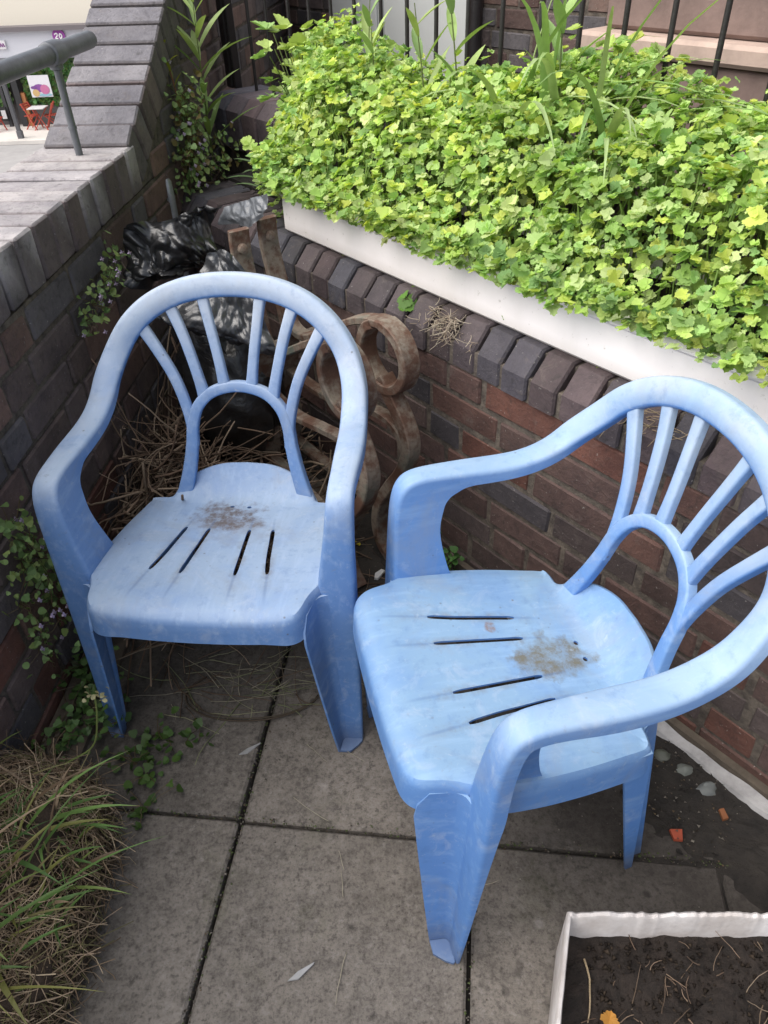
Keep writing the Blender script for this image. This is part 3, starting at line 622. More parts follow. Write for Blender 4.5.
for i, (s, n, h, lb) in enumerate(((.52, 1.42, .36, 'leafy stem poking above the herbs beside the right edge of the white door'), (.62, 1.38, .30, 'pale leafy stem rising just right of the white door'), (.80, 1.40, .36, 'upright long-leaved stem standing left of the arching grass'), (.90, 1.42, .42, 'broad-leaved sprout standing tallest against the dark brick'), (1.22, 1.40, .40, 'pale thin-leaved stem right of the arching grass'))):
    stem_plant('leafy_stem', lb, PR(s, n, .84), h, 9, .13, .011, [(.32, .46, .15), (.40, .52, .18), (.26, .40, .15)], (uni(-.04, .04), uni(-.04, .04)), up=1.3, group='stems rising out of the herbs')
# feverfew like bush at the left end of the herbs
def lobed_plant(name, label, base, h, rad, n, size, cols, cat='plant', group=None):
    root = empty(name, tuple(base), label=label, cat=cat, group=group); ml = MB(); ms = MB()
    for i in range(n):
        a = uni(0, 6.28); r = rad * math.sqrt(uni(0, 1)); t = V(math.cos(a) * r, math.sin(a) * r, h * uni(.45, 1)); p = base + t; ms.tube(cr([base + t * .15, base + t * .6 + V(0, 0, .02), p], 4), .0016, 5, (.17, .22, .07))
        herb_leaf(ml, p, V(t[0], t[1], uni(0, .05)) + V(uni(-.03, .03), uni(-.03, .03), .01), Z + V(uni(-.5, .5), uni(-.5, .5), 0), size * uni(.7, 1.2), sc3(random.choice(cols), .8, 1.2))
    ml.add(ms.v, ms.f, ms.c); part(ml, 'foliage', M['leaf'], root); return root
lobed_plant('feverfew', 'larger-leaved bush sprouting at the left end of the herbs before the railings', PR(.27, 1.38, .82), .29, .13, 34, .062, [(.36, .50, .15), (.28, .44, .14), (.44, .56, .17)])
lobed_plant('feverfew', 'low feathery grey-green weed on the ledge at the left end of the herbs', PR(.30, 1.30, .69), .14, .10, 14, .055, [(.11, .19, .09), (.13, .21, .08)])

def small_weed(name, label, pts, n, size, cols, outs, flowers=0, cat='weed', group=None, spread=.05):
    """creeping weed: small rounded leaves on thread stems around the given points; outs = direction the leaves face"""
    root = empty(name, tuple(pts[0]), label=label, cat=cat, group=group); ml = MB(); ms = MB(); mf = MB()
    for i in range(n):
        c = random.choice(pts); p = c + V(random.gauss(0, 1), random.gauss(0, 1), random.gauss(0, 1)) * spread; dd = (p - c) @ outs
        if dd < 0: p = p - outs * dd * 1.6
        nn = nrm(outs + Z * .6 + V(uni(-.6, .6), uni(-.6, .6), uni(-.4, .4))); d = V(uni(-1, 1), uni(-1, 1), uni(-.8, .4))
        k = uni(.7, 1.2); ml.leaf(p, d, nn, random.choice((ROUND, LOB2, LOB2, LOB)), size * uni(.55, 1.2), tuple(q * k for q in random.choice(cols)), uni(0, .3))
        if i % 3 == 0: ms.tube([c, (c + p) / 2 + outs * .01, p], .0008, 4, (.12, .09, .05))
    for i in range(flowers):
        p = random.choice(pts) + V(random.gauss(0, 1), random.gauss(0, 1), random.gauss(0, 1)) * spread * 1.1 + outs * .035
        for k in range(4): a = k * 1.57 + .3; mf.leaf(p, V(math.cos(a), .2, math.sin(a)), outs, ROUND, .0062, (.55, .45, .66), .1)
    for q in (ms, mf): ml.add(q.v, q.f, q.c)
    part(ml, 'foliage', M['leaf'], root)
    return root
GI = [(.20, .31, .11), (.16, .26, .09), (.25, .36, .13), (.28, .37, .12)]
small_weed('toadflax', 'trailing ivy-leaved weed with lilac flowers on the left wall beside the chair arm', [PL(-1.46 + .02 * i, -.775, .50 - .045 * i + .015 * (i % 2)) for i in range(9)] + [PL(-1.5, -.775, .36), PL(-1.45, -.775, .42), PL(-1.42, -.775, .3), PL(-1.34, -.76, .2), PL(-1.5, -.775, .25)], 480, .0145, GI, mL, 34, spread=.036)
small_weed('toadflax', 'small flowering weed sprig on the left wall above the chair back', [PL(-.92 + .055 * i, -.775, .665 + .018 * i) for i in range(5)], 120, .015, GI, mL, 18, spread=.020)
small_weed('toadflax', 'creeping weed filling the wall corner below the climbing coping', [PL(.02 + .012 * i, -.77, .72 + .028 * i) for i in range(9)] + [PL(.12, -.72, .74), PL(.2, -.7, .8)], 420, .017, GI + [(.14, .11, .04)], nrm(mL - tL * .6), 22, spread=.035)
small_weed('ground_weed', 'green weeds at the foot of the left wall below the chair leg', [V(-.70, 1.02, .02), V(-.66, 1.08, .04), V(-.69, 1.13, .05), V(-.64, 1.02, .02), V(-.72, .95, .03), V(-.63, .97, .02), V(-.71, 1.2, .06)], 260, .0175, [(.11, .20, .06), (.13, .24, .07), (.09, .16, .055)], Z, 0, spread=.030)
small_weed('ground_weed', 'flat weed creeping over the paving joint beside the grass clod', [V(-.50, .97, .008), V(-.46, .93, .008), V(-.42, .98, .006), V(-.5, .87, .008), V(-.49, .80, .006), V(-.53, .9, .01)], 80, .019, [(.07, .13, .03), (.08, .15, .045)], Z, 0, spread=.022)
small_weed('ground_weed', 'small glossy weed at the foot of the planter wall behind the right armrest', [PR(1.32, 1.0, .02), PR(1.34, 1.01, .06), PR(1.30, 1.0, .09), PR(1.36, 1.0, .03)], 95, .019, [(.06, .15, .035), (.08, .18, .05)], -nR, 0, spread=.026)
small_weed('ground_weed', 'single green seedling rooted in the coping below the white trough', [PR(1.115, 1.066, .672)], 5, .032, [(.12, .26, .04)], nrm(Z - nR), 0, spread=.008)
stem_plant('ledge_weed', 'strap-leaved grey-green weed on the ledge in front of the raised coping', PR(.24, 1.22, .69), .10, 12, .12, .008, [(.10, .17, .07), (.13, .2, .09)], (.02, 0), up=.5)
mb = MB(); mb.box(PR(-.05, 1.25, .66), tR * .6, nR * .2, Z * .03)
for _ in range(90):
    p = PR(uni(-.05, .5), uni(1.2, 1.42), .69); a = uni(0, 6.28); mb.tube([p, p + V(math.cos(a) * .03, math.sin(a) * .03, uni(0, .02))], .0012, 4, (.12, .09, .06))
tag(mb.build('ledge_soil', M['litter']), kind='structure')

# ------------------------------------------------------------------ railings, door, house
fe = empty('iron_railings', tuple(PR(.8, 1.57, .868)), label='black iron railings standing on the brick wall behind the herbs', cat='railings')
for s, w_ in ((-.555, .020), (-.50, .007)):
    mb = MB(); mb.bbox(PR(s, 1.57, .86), tR * w_ * 2, nR * .03, Z * 1.2, .003); part(mb, 'post', M['iron'], fe)
for s in (-.36, -.24, -.10, .02, .14, .26, .385, .50, .62, .74, .86, .985, 1.10, 1.22, 1.335, 1.45, 1.57, 1.69, 1.81, 1.93):
    mb = MB(); mb.tube([PR(s, 1.585, .86), PR(s, 1.585, 1.95), PR(s, 1.585, 2.02)], [.006, .006, .001], 10); part(mb, 'bar', M['iron'], fe, 50)
mb = MB(); mb.bbox(PR(-.55, 1.575, 1.86), tR * 2.7, nR * .02, Z * .03, .003); part(mb, 'top_rail', M['iron'], fe)
hs = empty('house_front', tuple(PR(0, 2.7, -.02)), label='dark brick house front seen through the railings', cat='house')
mb = MB(); brickwork(mb, PR(-2.4, 2.66, 0), tR, -nR, 5.5, 40, 0, PALL + PALR[:2]); part(mb, 'brickwork', M['brick'], hs)
mb = MB(); mb.box(PR(-2.5, 2.664, -.03), tR * 5.7, nR * .3, Z * 3.2); part(mb, 'mortar', M['mortar'], hs)
dr = empty('door', tuple(PR(-.75, 2.6, 0)), label='plain pale white panel door behind the railings', cat='door')
mb = MB(); mb.bbox(PR(-.88, 2.60, 0), tR * .60, nR * .05, Z * 2.3, .012); part(mb, 'leaf', M['doorw'], dr)
mb = MB(); mb.bbox(PR(-1.27, 2.585, 0), tR * .36, nR * .06, Z * 2.35, .004); mb.bbox(PR(-.905, 2.59, 0), tR * .022, nR * .05, Z * 2.3, .003); part(mb, 'frame', M['doorw'], dr)
mb = MB(); mb.tube([PR(-.235, 2.57, 0), PR(-.235, 2.57, 2.5)], .028, 12); tag(mb.build('drainpipe', M['iron'], None, 40), 'dark downpipe against the brick beside the white door', 'pipe')
lwall = empty('garden_wall', tuple(PR(.8, 2.0, 0)), label='pinkish rendered low wall with pale ledge behind the railings on the far right', cat='wall')
mb = MB(); mb.bbox(PR(.78, 2.02, -.02), tR * 2.4, nR * .3, Z * 1.06, .01); part(mb, 'wall', M['terra'], lwall)
mb = MB(); mb.bbox(PR(.76, 1.99, 1.042), tR * 2.4, nR * .3, Z * .05, .01); part(mb, 'ledge', m_plain('pale_ledge', (.5, .38, .32), .9, .25), lwall)
mb = MB(); mb.bbox(PR(.80, 2.06, 1.094), tR * 2.4, nR * .3, Z * .5, .01); part(mb, 'upper_wall', M['terra'], lwall)

# ------------------------------------------------------------------ old bench ends
def bench_end(name, root_loc, rz, label):
    root = empty(name, root_loc, rz, label=label, cat='bench end', group='rusty cast iron bench ends')
    def iron(mb, pts, w, t, n=8, closed=False):
        """flat iron band: w across (local y), t thick in the profile plane (local x,z)"""
        P = cr(pts, n); rings = []; m = len(P)
        for i in range(m):
            a = P[min(i + 1, m - 1)] - P[max(i - 1, 0)]; T = nrm(V(a[0], 0, a[1])); N = V(-T[2], 0, T[0]); p = V(P[i][0], 0, P[i][1]); q = t(i / (m - 1)) if callable(t) else t; ww = w(i / (m - 1)) if callable(w) else w
            e = .0028; sec = [(-ww / 2, -q / 2 + e), (-ww / 2 + e, -q / 2), (ww / 2 - e, -q / 2), (ww / 2, -q / 2 + e), (ww / 2, q / 2 - e), (ww / 2 - e, q / 2), (-ww / 2 + e, q / 2), (-ww / 2, q / 2 - e)]
            rings.append([p + V(0, 1, 0) * u + N * v for u, v in sec])
        mb.ring_sweep(rings)
    mb = MB(); iron(mb, [(-.452, .800), (-.455, .77), (-.452, .725), (-.435, .66), (-.41, .59), (-.40, .52), (-.425, .42), (-.45, .33)], .050, .016); mb.build('back_upright', M['rust'], root, 32)
    mb = MB(); iron(mb, [(-.45, .33), (-.44, .25), (-.47, .15), (-.53, .06), (-.56, .0)], .05, .028); mb.build('rear_leg', M['rust'], root, 32)
    mb = MB(); cx, cz, r = .004, .605, .070
    arm = [(-.425, .65), (-.40, .565), (-.355, .535), (-.29, .548), (-.20, .60), (-.10, .655), (-.03, .677)] + [(cx + r * 1.08 * math.sin(a), cz + r * 1.08 * math.cos(a)) for a in (0.1, .7, 1.3, 1.9, 2.5, 3.1, 3.7, 4.3, 4.9, 5.5, 5.9)]
    iron(mb, arm, lambda t: .036 if t < .35 else .046, lambda t: .018 if t < .4 else .023); mb.build('armrest', M['rust'], root, 32)
    mb = MB(); iron(mb, [(-.012, .548), (.028, .505), (.068, .455), (.082, .40), (.058, .325), (.008, .25), (-.035, .175), (-.05, .10), (-.035, .04), (.005, .004)], .038, lambda t: .035 - .011 * t); mb.build('front_leg', M['rust'], root, 32)
    mb = MB(); iron(mb, [(.065, .385), (.04, .43), (-.02, .445), (-.12, .425), (-.26, .395), (-.42, .40)], .03, .018); mb.build('seat_rail', M['rust'], root, 32)
    mb = MB(); iron(mb, [(-.03, .155), (-.2, .16), (-.46, .17)], .03, .02); mb.build('stretcher', M['rust'], root, 32)
    mb = MB()
    for z in (.758,): 
        mb.tube([V(-.452 + (0 if z > .7 else .045), 0, z) + V(.008, 0, 0), V(-.452 + (0 if z > .7 else .045), 0, z) + V(.019, 0, .001), V(-.452 + (0 if z > .7 else .045), 0, z) + V(.023, 0, .001)], [.013, .011, .003], 12)
    mb.build('bolt', M['rust'], root, 40); return root
ar = math.atan2(tR[1], tR[0])
bench_end('bench_end', tuple(PR(1.19, .935, 0)), ar, 'rusty iron bench end with big scroll standing against the planter wall')
bench_end('bench_end', tuple(PR(1.22, .80, 0)), ar - .085, 'second rusty iron bench end, farther left, half hidden behind the chair back')
mb = MB(); mb.bbox(PR(.72, .75, .455), tR * .06, nR * .30, Z * .022, .003); tag(mb.build('grey_plank', M['wood']), 'grey weathered wooden plank lying across the two rusty bench ends', 'plank')
mb = MB(); mb.bbox(V(-.33, 1.93, .015), nrm(tR) * .34, nR * .05, Z * .03, .003); tag(mb.build('wooden_batten', M['wood']), 'dark old batten lying on the ground under the bench ends', 'batten')

# ------------------------------------------------------------------ bin bag
def sheet(mb, ctrl, nu, nv, amp, freq, seed, col):
    """ctrl rows of 3D points -> smooth sheet, crumpled by ridged noise"""
    rows = [cr(r, nu) for r in ctrl]; cols = np.array(rows); G = np.array([cr(cols[:, j], nv) for j in range(cols.shape[1])])
    du = np.gradient(G, axis=0); dv = np.gradient(G, axis=1); N = np.cross(du, dv); N /= np.linalg.norm(N, axis=2)[:, :, None] + 1e-9; vs = []
    for i in range(G.shape[0]):
        for j in range(G.shape[1]):
            p = G[i, j]; w_ = p + .05 * V(mnoise.noise(Vector(p * 7)), mnoise.noise(Vector(p * 7 + 9)), 0); q = Vector((w_[0] * .8 + w_[2] * .7, w_[1] * .5, w_[2] * .55 - w_[0] * .35)) * freq * 1.25 + Vector((seed, seed, 0)); h = 0; a = 1.
            for o in range(3): h += a * (.5 - abs(mnoise.noise(q))) ; q = q * 2.1 + Vector((3, 1, 7)); a *= .5
            vs.append(p + N[i, j] * h * amp)
    b = G.shape[1]; fs = [(i * b + j, (i + 1) * b + j, (i + 1) * b + j + 1, i * b + j + 1) for i in range(G.shape[0] - 1) for j in range(b - 1)]
    mb.add(vs, fs, col)
bg_ = empty('bin_bag', (-.50, 2.05, 0), label='crumpled black plastic bin bag draped in the wall corner behind the left chair', cat='bin bag')
mb = MB()
sheet(mb, [[V(*p) for p in r] for r in (
 ((-.584, 1.83, .795), (-.509, 1.85, .807), (-.427, 1.87, .819), (-.361, 1.89, .811)), ((-.634, 1.84, .729), (-.538, 1.82, .740), (-.453, 1.86, .755), (-.386, 1.90, .760)),
 ((-.622, 1.83, .657), (-.524, 1.80, .678), (-.450, 1.85, .694), (-.384, 1.88, .704)), ((-.57, 1.84, .632), (-.496, 1.86, .640), (-.430, 1.88, .648), (-.368, 1.90, .653)))], 30, 30, .065, 9, 1.7, (.022, .022, .024))
sheet(mb, [[V(*p) for p in r] for r in (((-.57, 1.86, .64), (-.50, 1.86, .64), (-.43, 1.86, .66), (-.36, 1.86, .66)), ((-.55, 1.88, .55), (-.49, 1.84, .55), (-.42, 1.82, .56), (-.34, 1.84, .56)), ((-.57, 1.90, .42), (-.5, 1.86, .42), (-.41, 1.84, .43), (-.32, 1.86, .43)))], 18, 18, .05, 10, 8.7, (.016, .016, .017))
part(mb, 'gathered_top', M['bag'], bg_, 60)
mb = MB()
sheet(mb, [[V(*p) for p in r] for r in (((-.372, 1.93, .813), (-.322, 1.88, .840), (-.282, 1.82, .865), (-.247, 1.77, .884)), ((-.385, 1.93, .79), (-.335, 1.86, .81), (-.29, 1.80, .83), (-.25, 1.76, .855)), ((-.395, 1.93, .770), (-.344, 1.87, .785), (-.301, 1.81, .797), (-.260, 1.77, .83)))], 18, 18, .02, 12, 5.2, (.10, .108, .12))
sheet(mb, [[V(*p) for p in r] for r in (((-.388, 1.72, .774), (-.351, 1.71, .785), (-.320, 1.70, .770), (-.292, 1.69, .735)), ((-.454, 1.70, .688), (-.390, 1.67, .695), (-.324, 1.66, .683), (-.266, 1.66, .652)), ((-.524, 1.66, .655), (-.440, 1.64, .614), (-.338, 1.63, .589), (-.240, 1.63, .567)), ((-.511, 1.70, .610), (-.431, 1.69, .570), (-.332, 1.68, .550), (-.248, 1.68, .525)))], 30, 30, .034, 11, 3.3, (.045, .047, .052))
part(mb, 'sheen_flap', M['bag'], bg_, 60)  # grey tints of these sheets stand in for sky reflected on black film
mb = MB(); n1, n2 = 46, 36; vs = []
for i in range(n2):
    for j in range(n1):
        th = math.pi * i / (n2 - 1); ph = 2 * math.pi * j / n1; d = V(math.sin(th) * math.cos(ph), math.sin(th) * math.sin(ph), math.cos(th)); q = Vector(d * 3.2); h = 1
        for o in range(3): h += (.22 / (o + 1)) * (.4 - abs(mnoise.noise(q))) * 1.6; q = q * 2.2 + Vector((5, 2, 1))
        vs.append(V(-.40, 1.80, .37) + d * h * V(.125, .085, .19))
mb.add(vs, [(i * n1 + j, (i + 1) * n1 + j, (i + 1) * n1 + (j + 1) % n1, i * n1 + (j + 1) % n1) for i in range(n2 - 1) for j in range(n1)], (.014, .014, .015)); part(mb, 'bag_body', M['bag'], bg_, 60)

# ------------------------------------------------------------------ twigs, pole, litter
TW = [(.26, .185, .135), (.19, .13, .095), (.34, .26, .195), (.14, .095, .07), (.22, .155, .115)]
mb = MB()
def twig(mb, p, L, az, el, r, col, bend=.25):
    P = [p]; v = V(math.cos(az) * math.cos(el), math.sin(az) * math.cos(el), math.sin(el)); ax = nrm(V(uni(-1, 1), uni(-1, 1), uni(-.4, .4)))
    for k in range(6):
        v = nrm(v + ax * bend * uni(.2, .6) + V(uni(-.2, .2), uni(-.2, .2), uni(-.2, .2))); q = P[-1] + v * L / 6; q[2] = max(q[2], .004)
        if (q - K) @ mL < .02: q = q + mL * (.03 - (q - K) @ mL)
        P.append(q)
    mb.tube(P, list(np.linspace(r, r * .6, 7)), 5, col)
for i in range(860):
    a, b = random.gauss(0, 1), random.gauss(0, 1); x, y = (-.56 + .07 * a, 1.60 + .18 * b) if i % 2 else (-.42 + .13 * a, 1.75 + .18 * b); hh = .30 * math.exp(-((x + .56) / .20) ** 2 - ((y - 1.62) / .33) ** 2) + .16 * math.exp(-((x + .35) / .2) ** 2 - ((y - 1.85) / .2) ** 2)
    if y > 2.0 and x > -.3: continue
    if y < 1.36: continue
    twig(mb, V(x, y, uni(.0, 1) ** .7 * hh + .005), uni(.12, .38), uni(0, 6.28), random.gauss(.05, .35), random.choice((uni(.0014, .003), uni(.0025, .0052))), sc3(random.choice(TW), .45, 1.15), uni(.1, .6))
for i in range(170):
    twig(mb, V(uni(-.66, -.25), uni(1.22, 1.6), uni(.003, .05)), uni(.1, .3), uni(0, 6.28), random.gauss(.02, .12), uni(.001, .0028), sc3(random.choice(TW), .5, 1.2), .2)
tag(mb.build('twig_heap', M['straw'], None, 180), 'tangled heap of dry brown twigs and vine stems behind and under the left chair', 'twigs', kind='stuff')
mb = MB(); twig(mb, PL(-.62, -.76, .12), .42, 1.6, 1.25, .004, (.3, .23, .17), .05); tag(mb.build('dry_stem', M['straw'], None, 180), 'long dry vine stem leaning on the left wall behind the left chair', 'stem')
mb = MB(); mb.tube([V(-.592, 1.975, .0), V(-.60, 2.08, .20)], .011, 10); tag(mb.build('bamboo_cane', M['wood'], None, 60), 'short brown cane standing in the twigs, seen through the left chair back', 'cane')
mb = MB(); mb.tube([PR(.085, .97, -.0), PR(.072, .985, .70), PR(.070, .985, .745), PR(.069, .985, .753)], [.0155, .0155, .0145, .010], 14); tag(mb.build('metal_pole', M['pole'], None, 40), 'pale grey metal pole standing upright in the wall corner', 'pole')
mb = MB()
for i in range(60):
    p = V(uni(-.50, -.18), uni(1.0, 1.2), .006); 
    if random.random() < .5: p = V(random.gauss(-.34, .06), random.gauss(1.09, .03), .008)
    twig(mb, p, uni(.04, .2), random.choice((uni(-.35, .25), uni(0, 6.28))), random.gauss(.04, .05), uni(.0006, .0014), random.choice(((.32, .31, .2), (.2, .22, .12), (.38, .34, .26), (.15, .1, .07))), .12)
for k in range(30): a = k / 29 * 2.6 + 2.9; 
P = [V(-.31 + .15 * math.cos(a), 1.075 + .075 * math.sin(a), .006) for a in np.linspace(2.4, 6.1, 26)]; mb.tube(P, .0022, 5, (.085, .065, .05)); mb.tube([p + V(.006, .004, .003) for p in P[3:]], .0014, 5, (.1, .08, .06))
for i in range(26):
    s, n = uni(1.0, 1.5), uni(.78, .99); twig(mb, PR(s, n, .006), uni(.05, .16), uni(0, 6.28), .02, uni(.0008, .002), sc3(random.choice(TW), .5, 1.1), .2)
for i in range(9):
    twig(mb, V(uni(-.35, .15), uni(.5, .95), .004), uni(.02, .09), uni(0, 6.28), 0, .0007, (.34, .31, .24), .15)
tag(mb.build('straw_litter', M['straw'], None, 180), 'dry grass stalks and stem pieces strewn over the paving near the chairs', 'litter', kind='stuff')
mb = MB()
for i in range(14):   # dried moss hanging on the coping
    c = PR(1.235 + random.gauss(0, .045), 1.055, .655 + uni(-.03, .02))
    for k in range(14): twig(mb, c + V(uni(-.015, .015), uni(-.015, .015), uni(-.01, .02)), uni(.015, .045), uni(0, 6.28), uni(-1, .5), .0009, random.choice(((.36, .3, .24), (.28, .22, .17), (.42, .36, .29))), .4)
for k in range(60): twig(mb, PR(1.78 + random.gauss(0, .04), 1.06, .655 + uni(-.02, .02)), uni(.02, .06), uni(0, 6.28), uni(-.8, .4), .0009, random.choice(((.36, .27, .18), (.28, .22, .15))), .3)
tag(mb.build('dried_moss', M['straw'], None, 180), 'pale dried moss and roots clinging to the coping bricks under the trough', 'moss', kind='stuff')
mb = MB()
def crumb(p, r, col):
    o = [V(1, 0, 0), V(-.5, .8, 0), V(-.5, -.8, 0), V(0, 0, .8)]; a = uni(0, 6.28); ca, sa = math.cos(a), math.sin(a)
    mb.add([p + r * V(q[0] * ca - q[1] * sa, q[0] * sa + q[1] * ca, q[2]) * uni(.6, 1.3) for q in o], [(0, 1, 3), (1, 2, 3), (2, 0, 3), (0, 2, 1)], col)
GR = [(.05, .04, .03), (.09, .07, .055), (.16, .14, .12), (.03, .025, .02), (.2, .18, .16), (.12, .085, .05)]
for i in range(5200):
    k = i % 7
    if k < 2: q = so_ + su * SW * random.choice((0, 0, 1)) + sv * uni(-.9, 1.1) + su * random.gauss(0, .006)
    elif k == 2: q = so_ + su * uni(-.9, 1.2) + sv * random.gauss(0, .006)
    elif k == 3: q = PR(uni(.9, 2.1), min(1.0, 1.02 - abs(random.gauss(0, .16))), 0)
    elif k == 4: q = V(uni(-.62, -.1), random.gauss(1.3, .18), 0)
    elif k == 6: q = PR(uni(1.3, 2.2), uni(.84, 1.01), .012)
    else: q = V(uni(-.5, .6), uni(.4, 1.2), 0)
    if (q - K) @ mL < .06: continue
    crumb(V(q[0], q[1], .0005 + q[2]), (uni(.0012, .0032) if k != 6 else uni(.0012, .0038)) if k != 5 else uni(.0006, .0018), sc3(random.choice(GR + ([(.07, .095, .03)] * 4 if k < 3 else [])), .6, 1.3))
tag(mb.build('grit', M['stone']), 'crumbs of soil and grit in the paving joints and along the walls', 'grit', kind='stuff')
# damp channel of soil along the planter wall
mb = MB(); vs = []; nx, ny = 160, 24
for i in range(nx):
    for j in range(ny):
        s = .3 + i * .0185; n = .74 + j * .0125; e = n + .07 * mnoise.noise(Vector((s * 5, n * 5, 4))) + .035 * mnoise.noise(Vector((s * 21, n * 21, 4))); vs.append(PR(s, n, lerp(-.010, .012, sstep(.80, .96, e)) + .007 * mnoise.noise(Vector((s * 30, n * 30, 2))) + .004 * mnoise.noise(Vector((s * 90, n * 90, 2)))))
mb.add(vs, [(i * ny + j, (i + 1) * ny + j, (i + 1) * ny + j + 1, i * ny + j + 1) for i in range(nx - 1) for j in range(ny - 1)])
for _ in range(900):
    s, n = uni(.4, 2.2), min(1.01, abs(random.gauss(1.01, .10))); n = n if n < 1.015 else 1.0; p = PR(s, n, uni(.004, .014)); a = uni(0, 6.28); mb.leaf(p, V(math.cos(a), math.sin(a), uni(-.2, .2)), Z + V(uni(-.5, .5), uni(-.5, .5), 0), ROUND, uni(.004, .016), (.5, .5, .5), .3)
tag(mb.build('gutter_soil', M['litter']), kind='structure')
def pebble(name, p, r, col, label, group='pale stones in the gutter'):
    mb = MB(); n1, n2 = 14, 9; vs = []; sd_ = uni(0, 50)
    for i in range(n2):
        for j in range(n1):
            th = math.pi * i / (n2 - 1); ph = 2 * math.pi * j / n1; d = V(math.sin(th) * math.cos(ph), math.sin(th) * math.sin(ph), math.cos(th)); h = 1 + .35 * mnoise.noise(Vector(d * 1.4) + Vector((sd_, 0, 0))); vs.append(V(*p) + d * h * V(r, r * .8, r * .6))
    mb.add(vs, [(i * n1 + j, (i + 1) * n1 + j, (i + 1) * n1 + (j + 1) % n1, i * n1 + (j + 1) % n1) for i in range(n2 - 1) for j in range(n1)], col); return tag(mb.build(name, M['stone'], None, 35), label, 'stone', group)
pebble('stone', (.548, .876, .010), .018, (.10, .105, .09), 'greenish grey stone in the gutter just right of the rear chair leg')
pebble('stone', (.582, .842, .010), .017, (.15, .16, .15), 'middle pale stone of the three in the gutter by the wall')
pebble('stone', (.610, .797, .009), .021, (.16, .17, .172), 'largest whitish stone, nearest us in the gutter by the wall')
def chip(name, p, pts, h, col, label, cat):
    mb = MB(); mb.ring_sweep([[V(p[0] + x, p[1] + y, p[2]) for x, y in pts], [V(p[0] + x * .94, p[1] + y * .94, p[2] + h) for x, y in pts]], True, False, col); return tag(mb.build(name, M['stone']), label, cat)
chip('terracotta_chip', (.525, .712, .003), [(-.009, -.012), (.007, -.014), (.013, .008), (-.011, .009)], .006, (.36, .075, .04), 'orange terracotta chip on the dark paving beside the rear chair leg', 'chip')
chip('terracotta_chip', (.622, .742, .012), [(-.006, -.012), (.006, -.009), (.004, .012), (-.006, .010)], .006, (.26, .10, .045), 'rusty orange chip in the gutter nearest the white render strip', 'chip')
chip('yellow_strip', (-.105, 1.592, .008), [(-.038, .026), (-.034, .030), (.038, -.024), (.034, -.031)], .004, (.62, .52, .05), 'bright yellow plastic strip lying in the litter between the chairs', 'plastic strip')
chip('red_scrap', (-.133, 1.632, .006), [(-.02, -.015), (.014, -.02), (.016, .012), (-.008, .028)], .006, (.30, .02, .02), 'dark red scrap beside the yellow strip', 'scrap')
chip('paper_scrap', (-.018, 1.445, .004), [(-.014, -.016), (-.004, -.018), (.016, .012), (.006, .018), (-.012, .002)], .007, (.62, .62, .62), 'small crumpled white scrap on the ground between the two chairs', 'scrap')
for p, l in (((-.165, .50, .003), 'pale scuffed feather-like scrap on the paving near the bottom edge'), ((-.30, .93, .003), 'thin pale peeling sliver on the paving in front of the left chair')):
    chip('pale_sliver', p, [(-.022, -.012), (-.004, -.010), (.020, .012), (.022, .016), (-.006, .002)], .002, (.34, .34, .36), l, 'scrap')

# ------------------------------------------------------------------ grass clod bottom left
gc = empty('grass_clod', (-.76, .64, 0), label='shaggy upturned clod of dried roots and grass in the near left corner', cat='grass clod')
mb = MB(); n1, n2 = 60, 24; vs = []
def clod(th, ph):
    d = V(math.cos(th) * math.cos(ph), math.cos(th) * math.sin(ph), math.sin(th)); return d
CR = V(.235, .27, .21); CC = V(-.765, .60, .0)
for i in range(n2):
    for j in range(n1):
        d = clod(math.pi / 2 * i / (n2 - 1), 2 * math.pi * j / n1); e = (abs(d) ** .75) * np.sign(d); h = 1 + .10 * mnoise.noise(Vector(d * 3)) + .06 * mnoise.noise(Vector(d * 9)); vs.append(CC + e * h * CR)
mb.add(vs, [(i * n1 + j, i * n1 + (j + 1) % n1, (i + 1) * n1 + (j + 1) % n1, (i + 1) * n1 + j) for i in range(n2 - 1) for j in range(n1)], (.05, .035, .024)); part(mb, 'root_ball', m_plain('root_mat', (.075, .052, .036), .95, .5, 40, bump=1.0), gc, 60)
mb = MB(); HAY = [(.44, .325, .22), (.33, .235, .155), (.55, .43, .30), (.19, .13, .085), (.48, .35, .245), (.30, .27, .13)]
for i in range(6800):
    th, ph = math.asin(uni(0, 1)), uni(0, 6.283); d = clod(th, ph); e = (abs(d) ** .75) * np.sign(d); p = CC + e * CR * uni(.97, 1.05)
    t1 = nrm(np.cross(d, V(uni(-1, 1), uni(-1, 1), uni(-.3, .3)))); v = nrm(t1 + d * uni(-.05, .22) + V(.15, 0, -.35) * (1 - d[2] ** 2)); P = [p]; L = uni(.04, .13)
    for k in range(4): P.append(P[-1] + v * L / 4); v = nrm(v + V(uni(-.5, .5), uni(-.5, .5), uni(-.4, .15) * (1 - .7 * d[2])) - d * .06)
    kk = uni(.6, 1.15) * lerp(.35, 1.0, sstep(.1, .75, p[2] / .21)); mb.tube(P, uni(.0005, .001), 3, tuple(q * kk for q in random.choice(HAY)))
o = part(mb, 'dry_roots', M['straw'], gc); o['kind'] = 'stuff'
mb = MB(); GG = [(.13, .24, .07), (.16, .27, .08), (.10, .19, .06), (.22, .30, .09), (.28, .28, .09)]
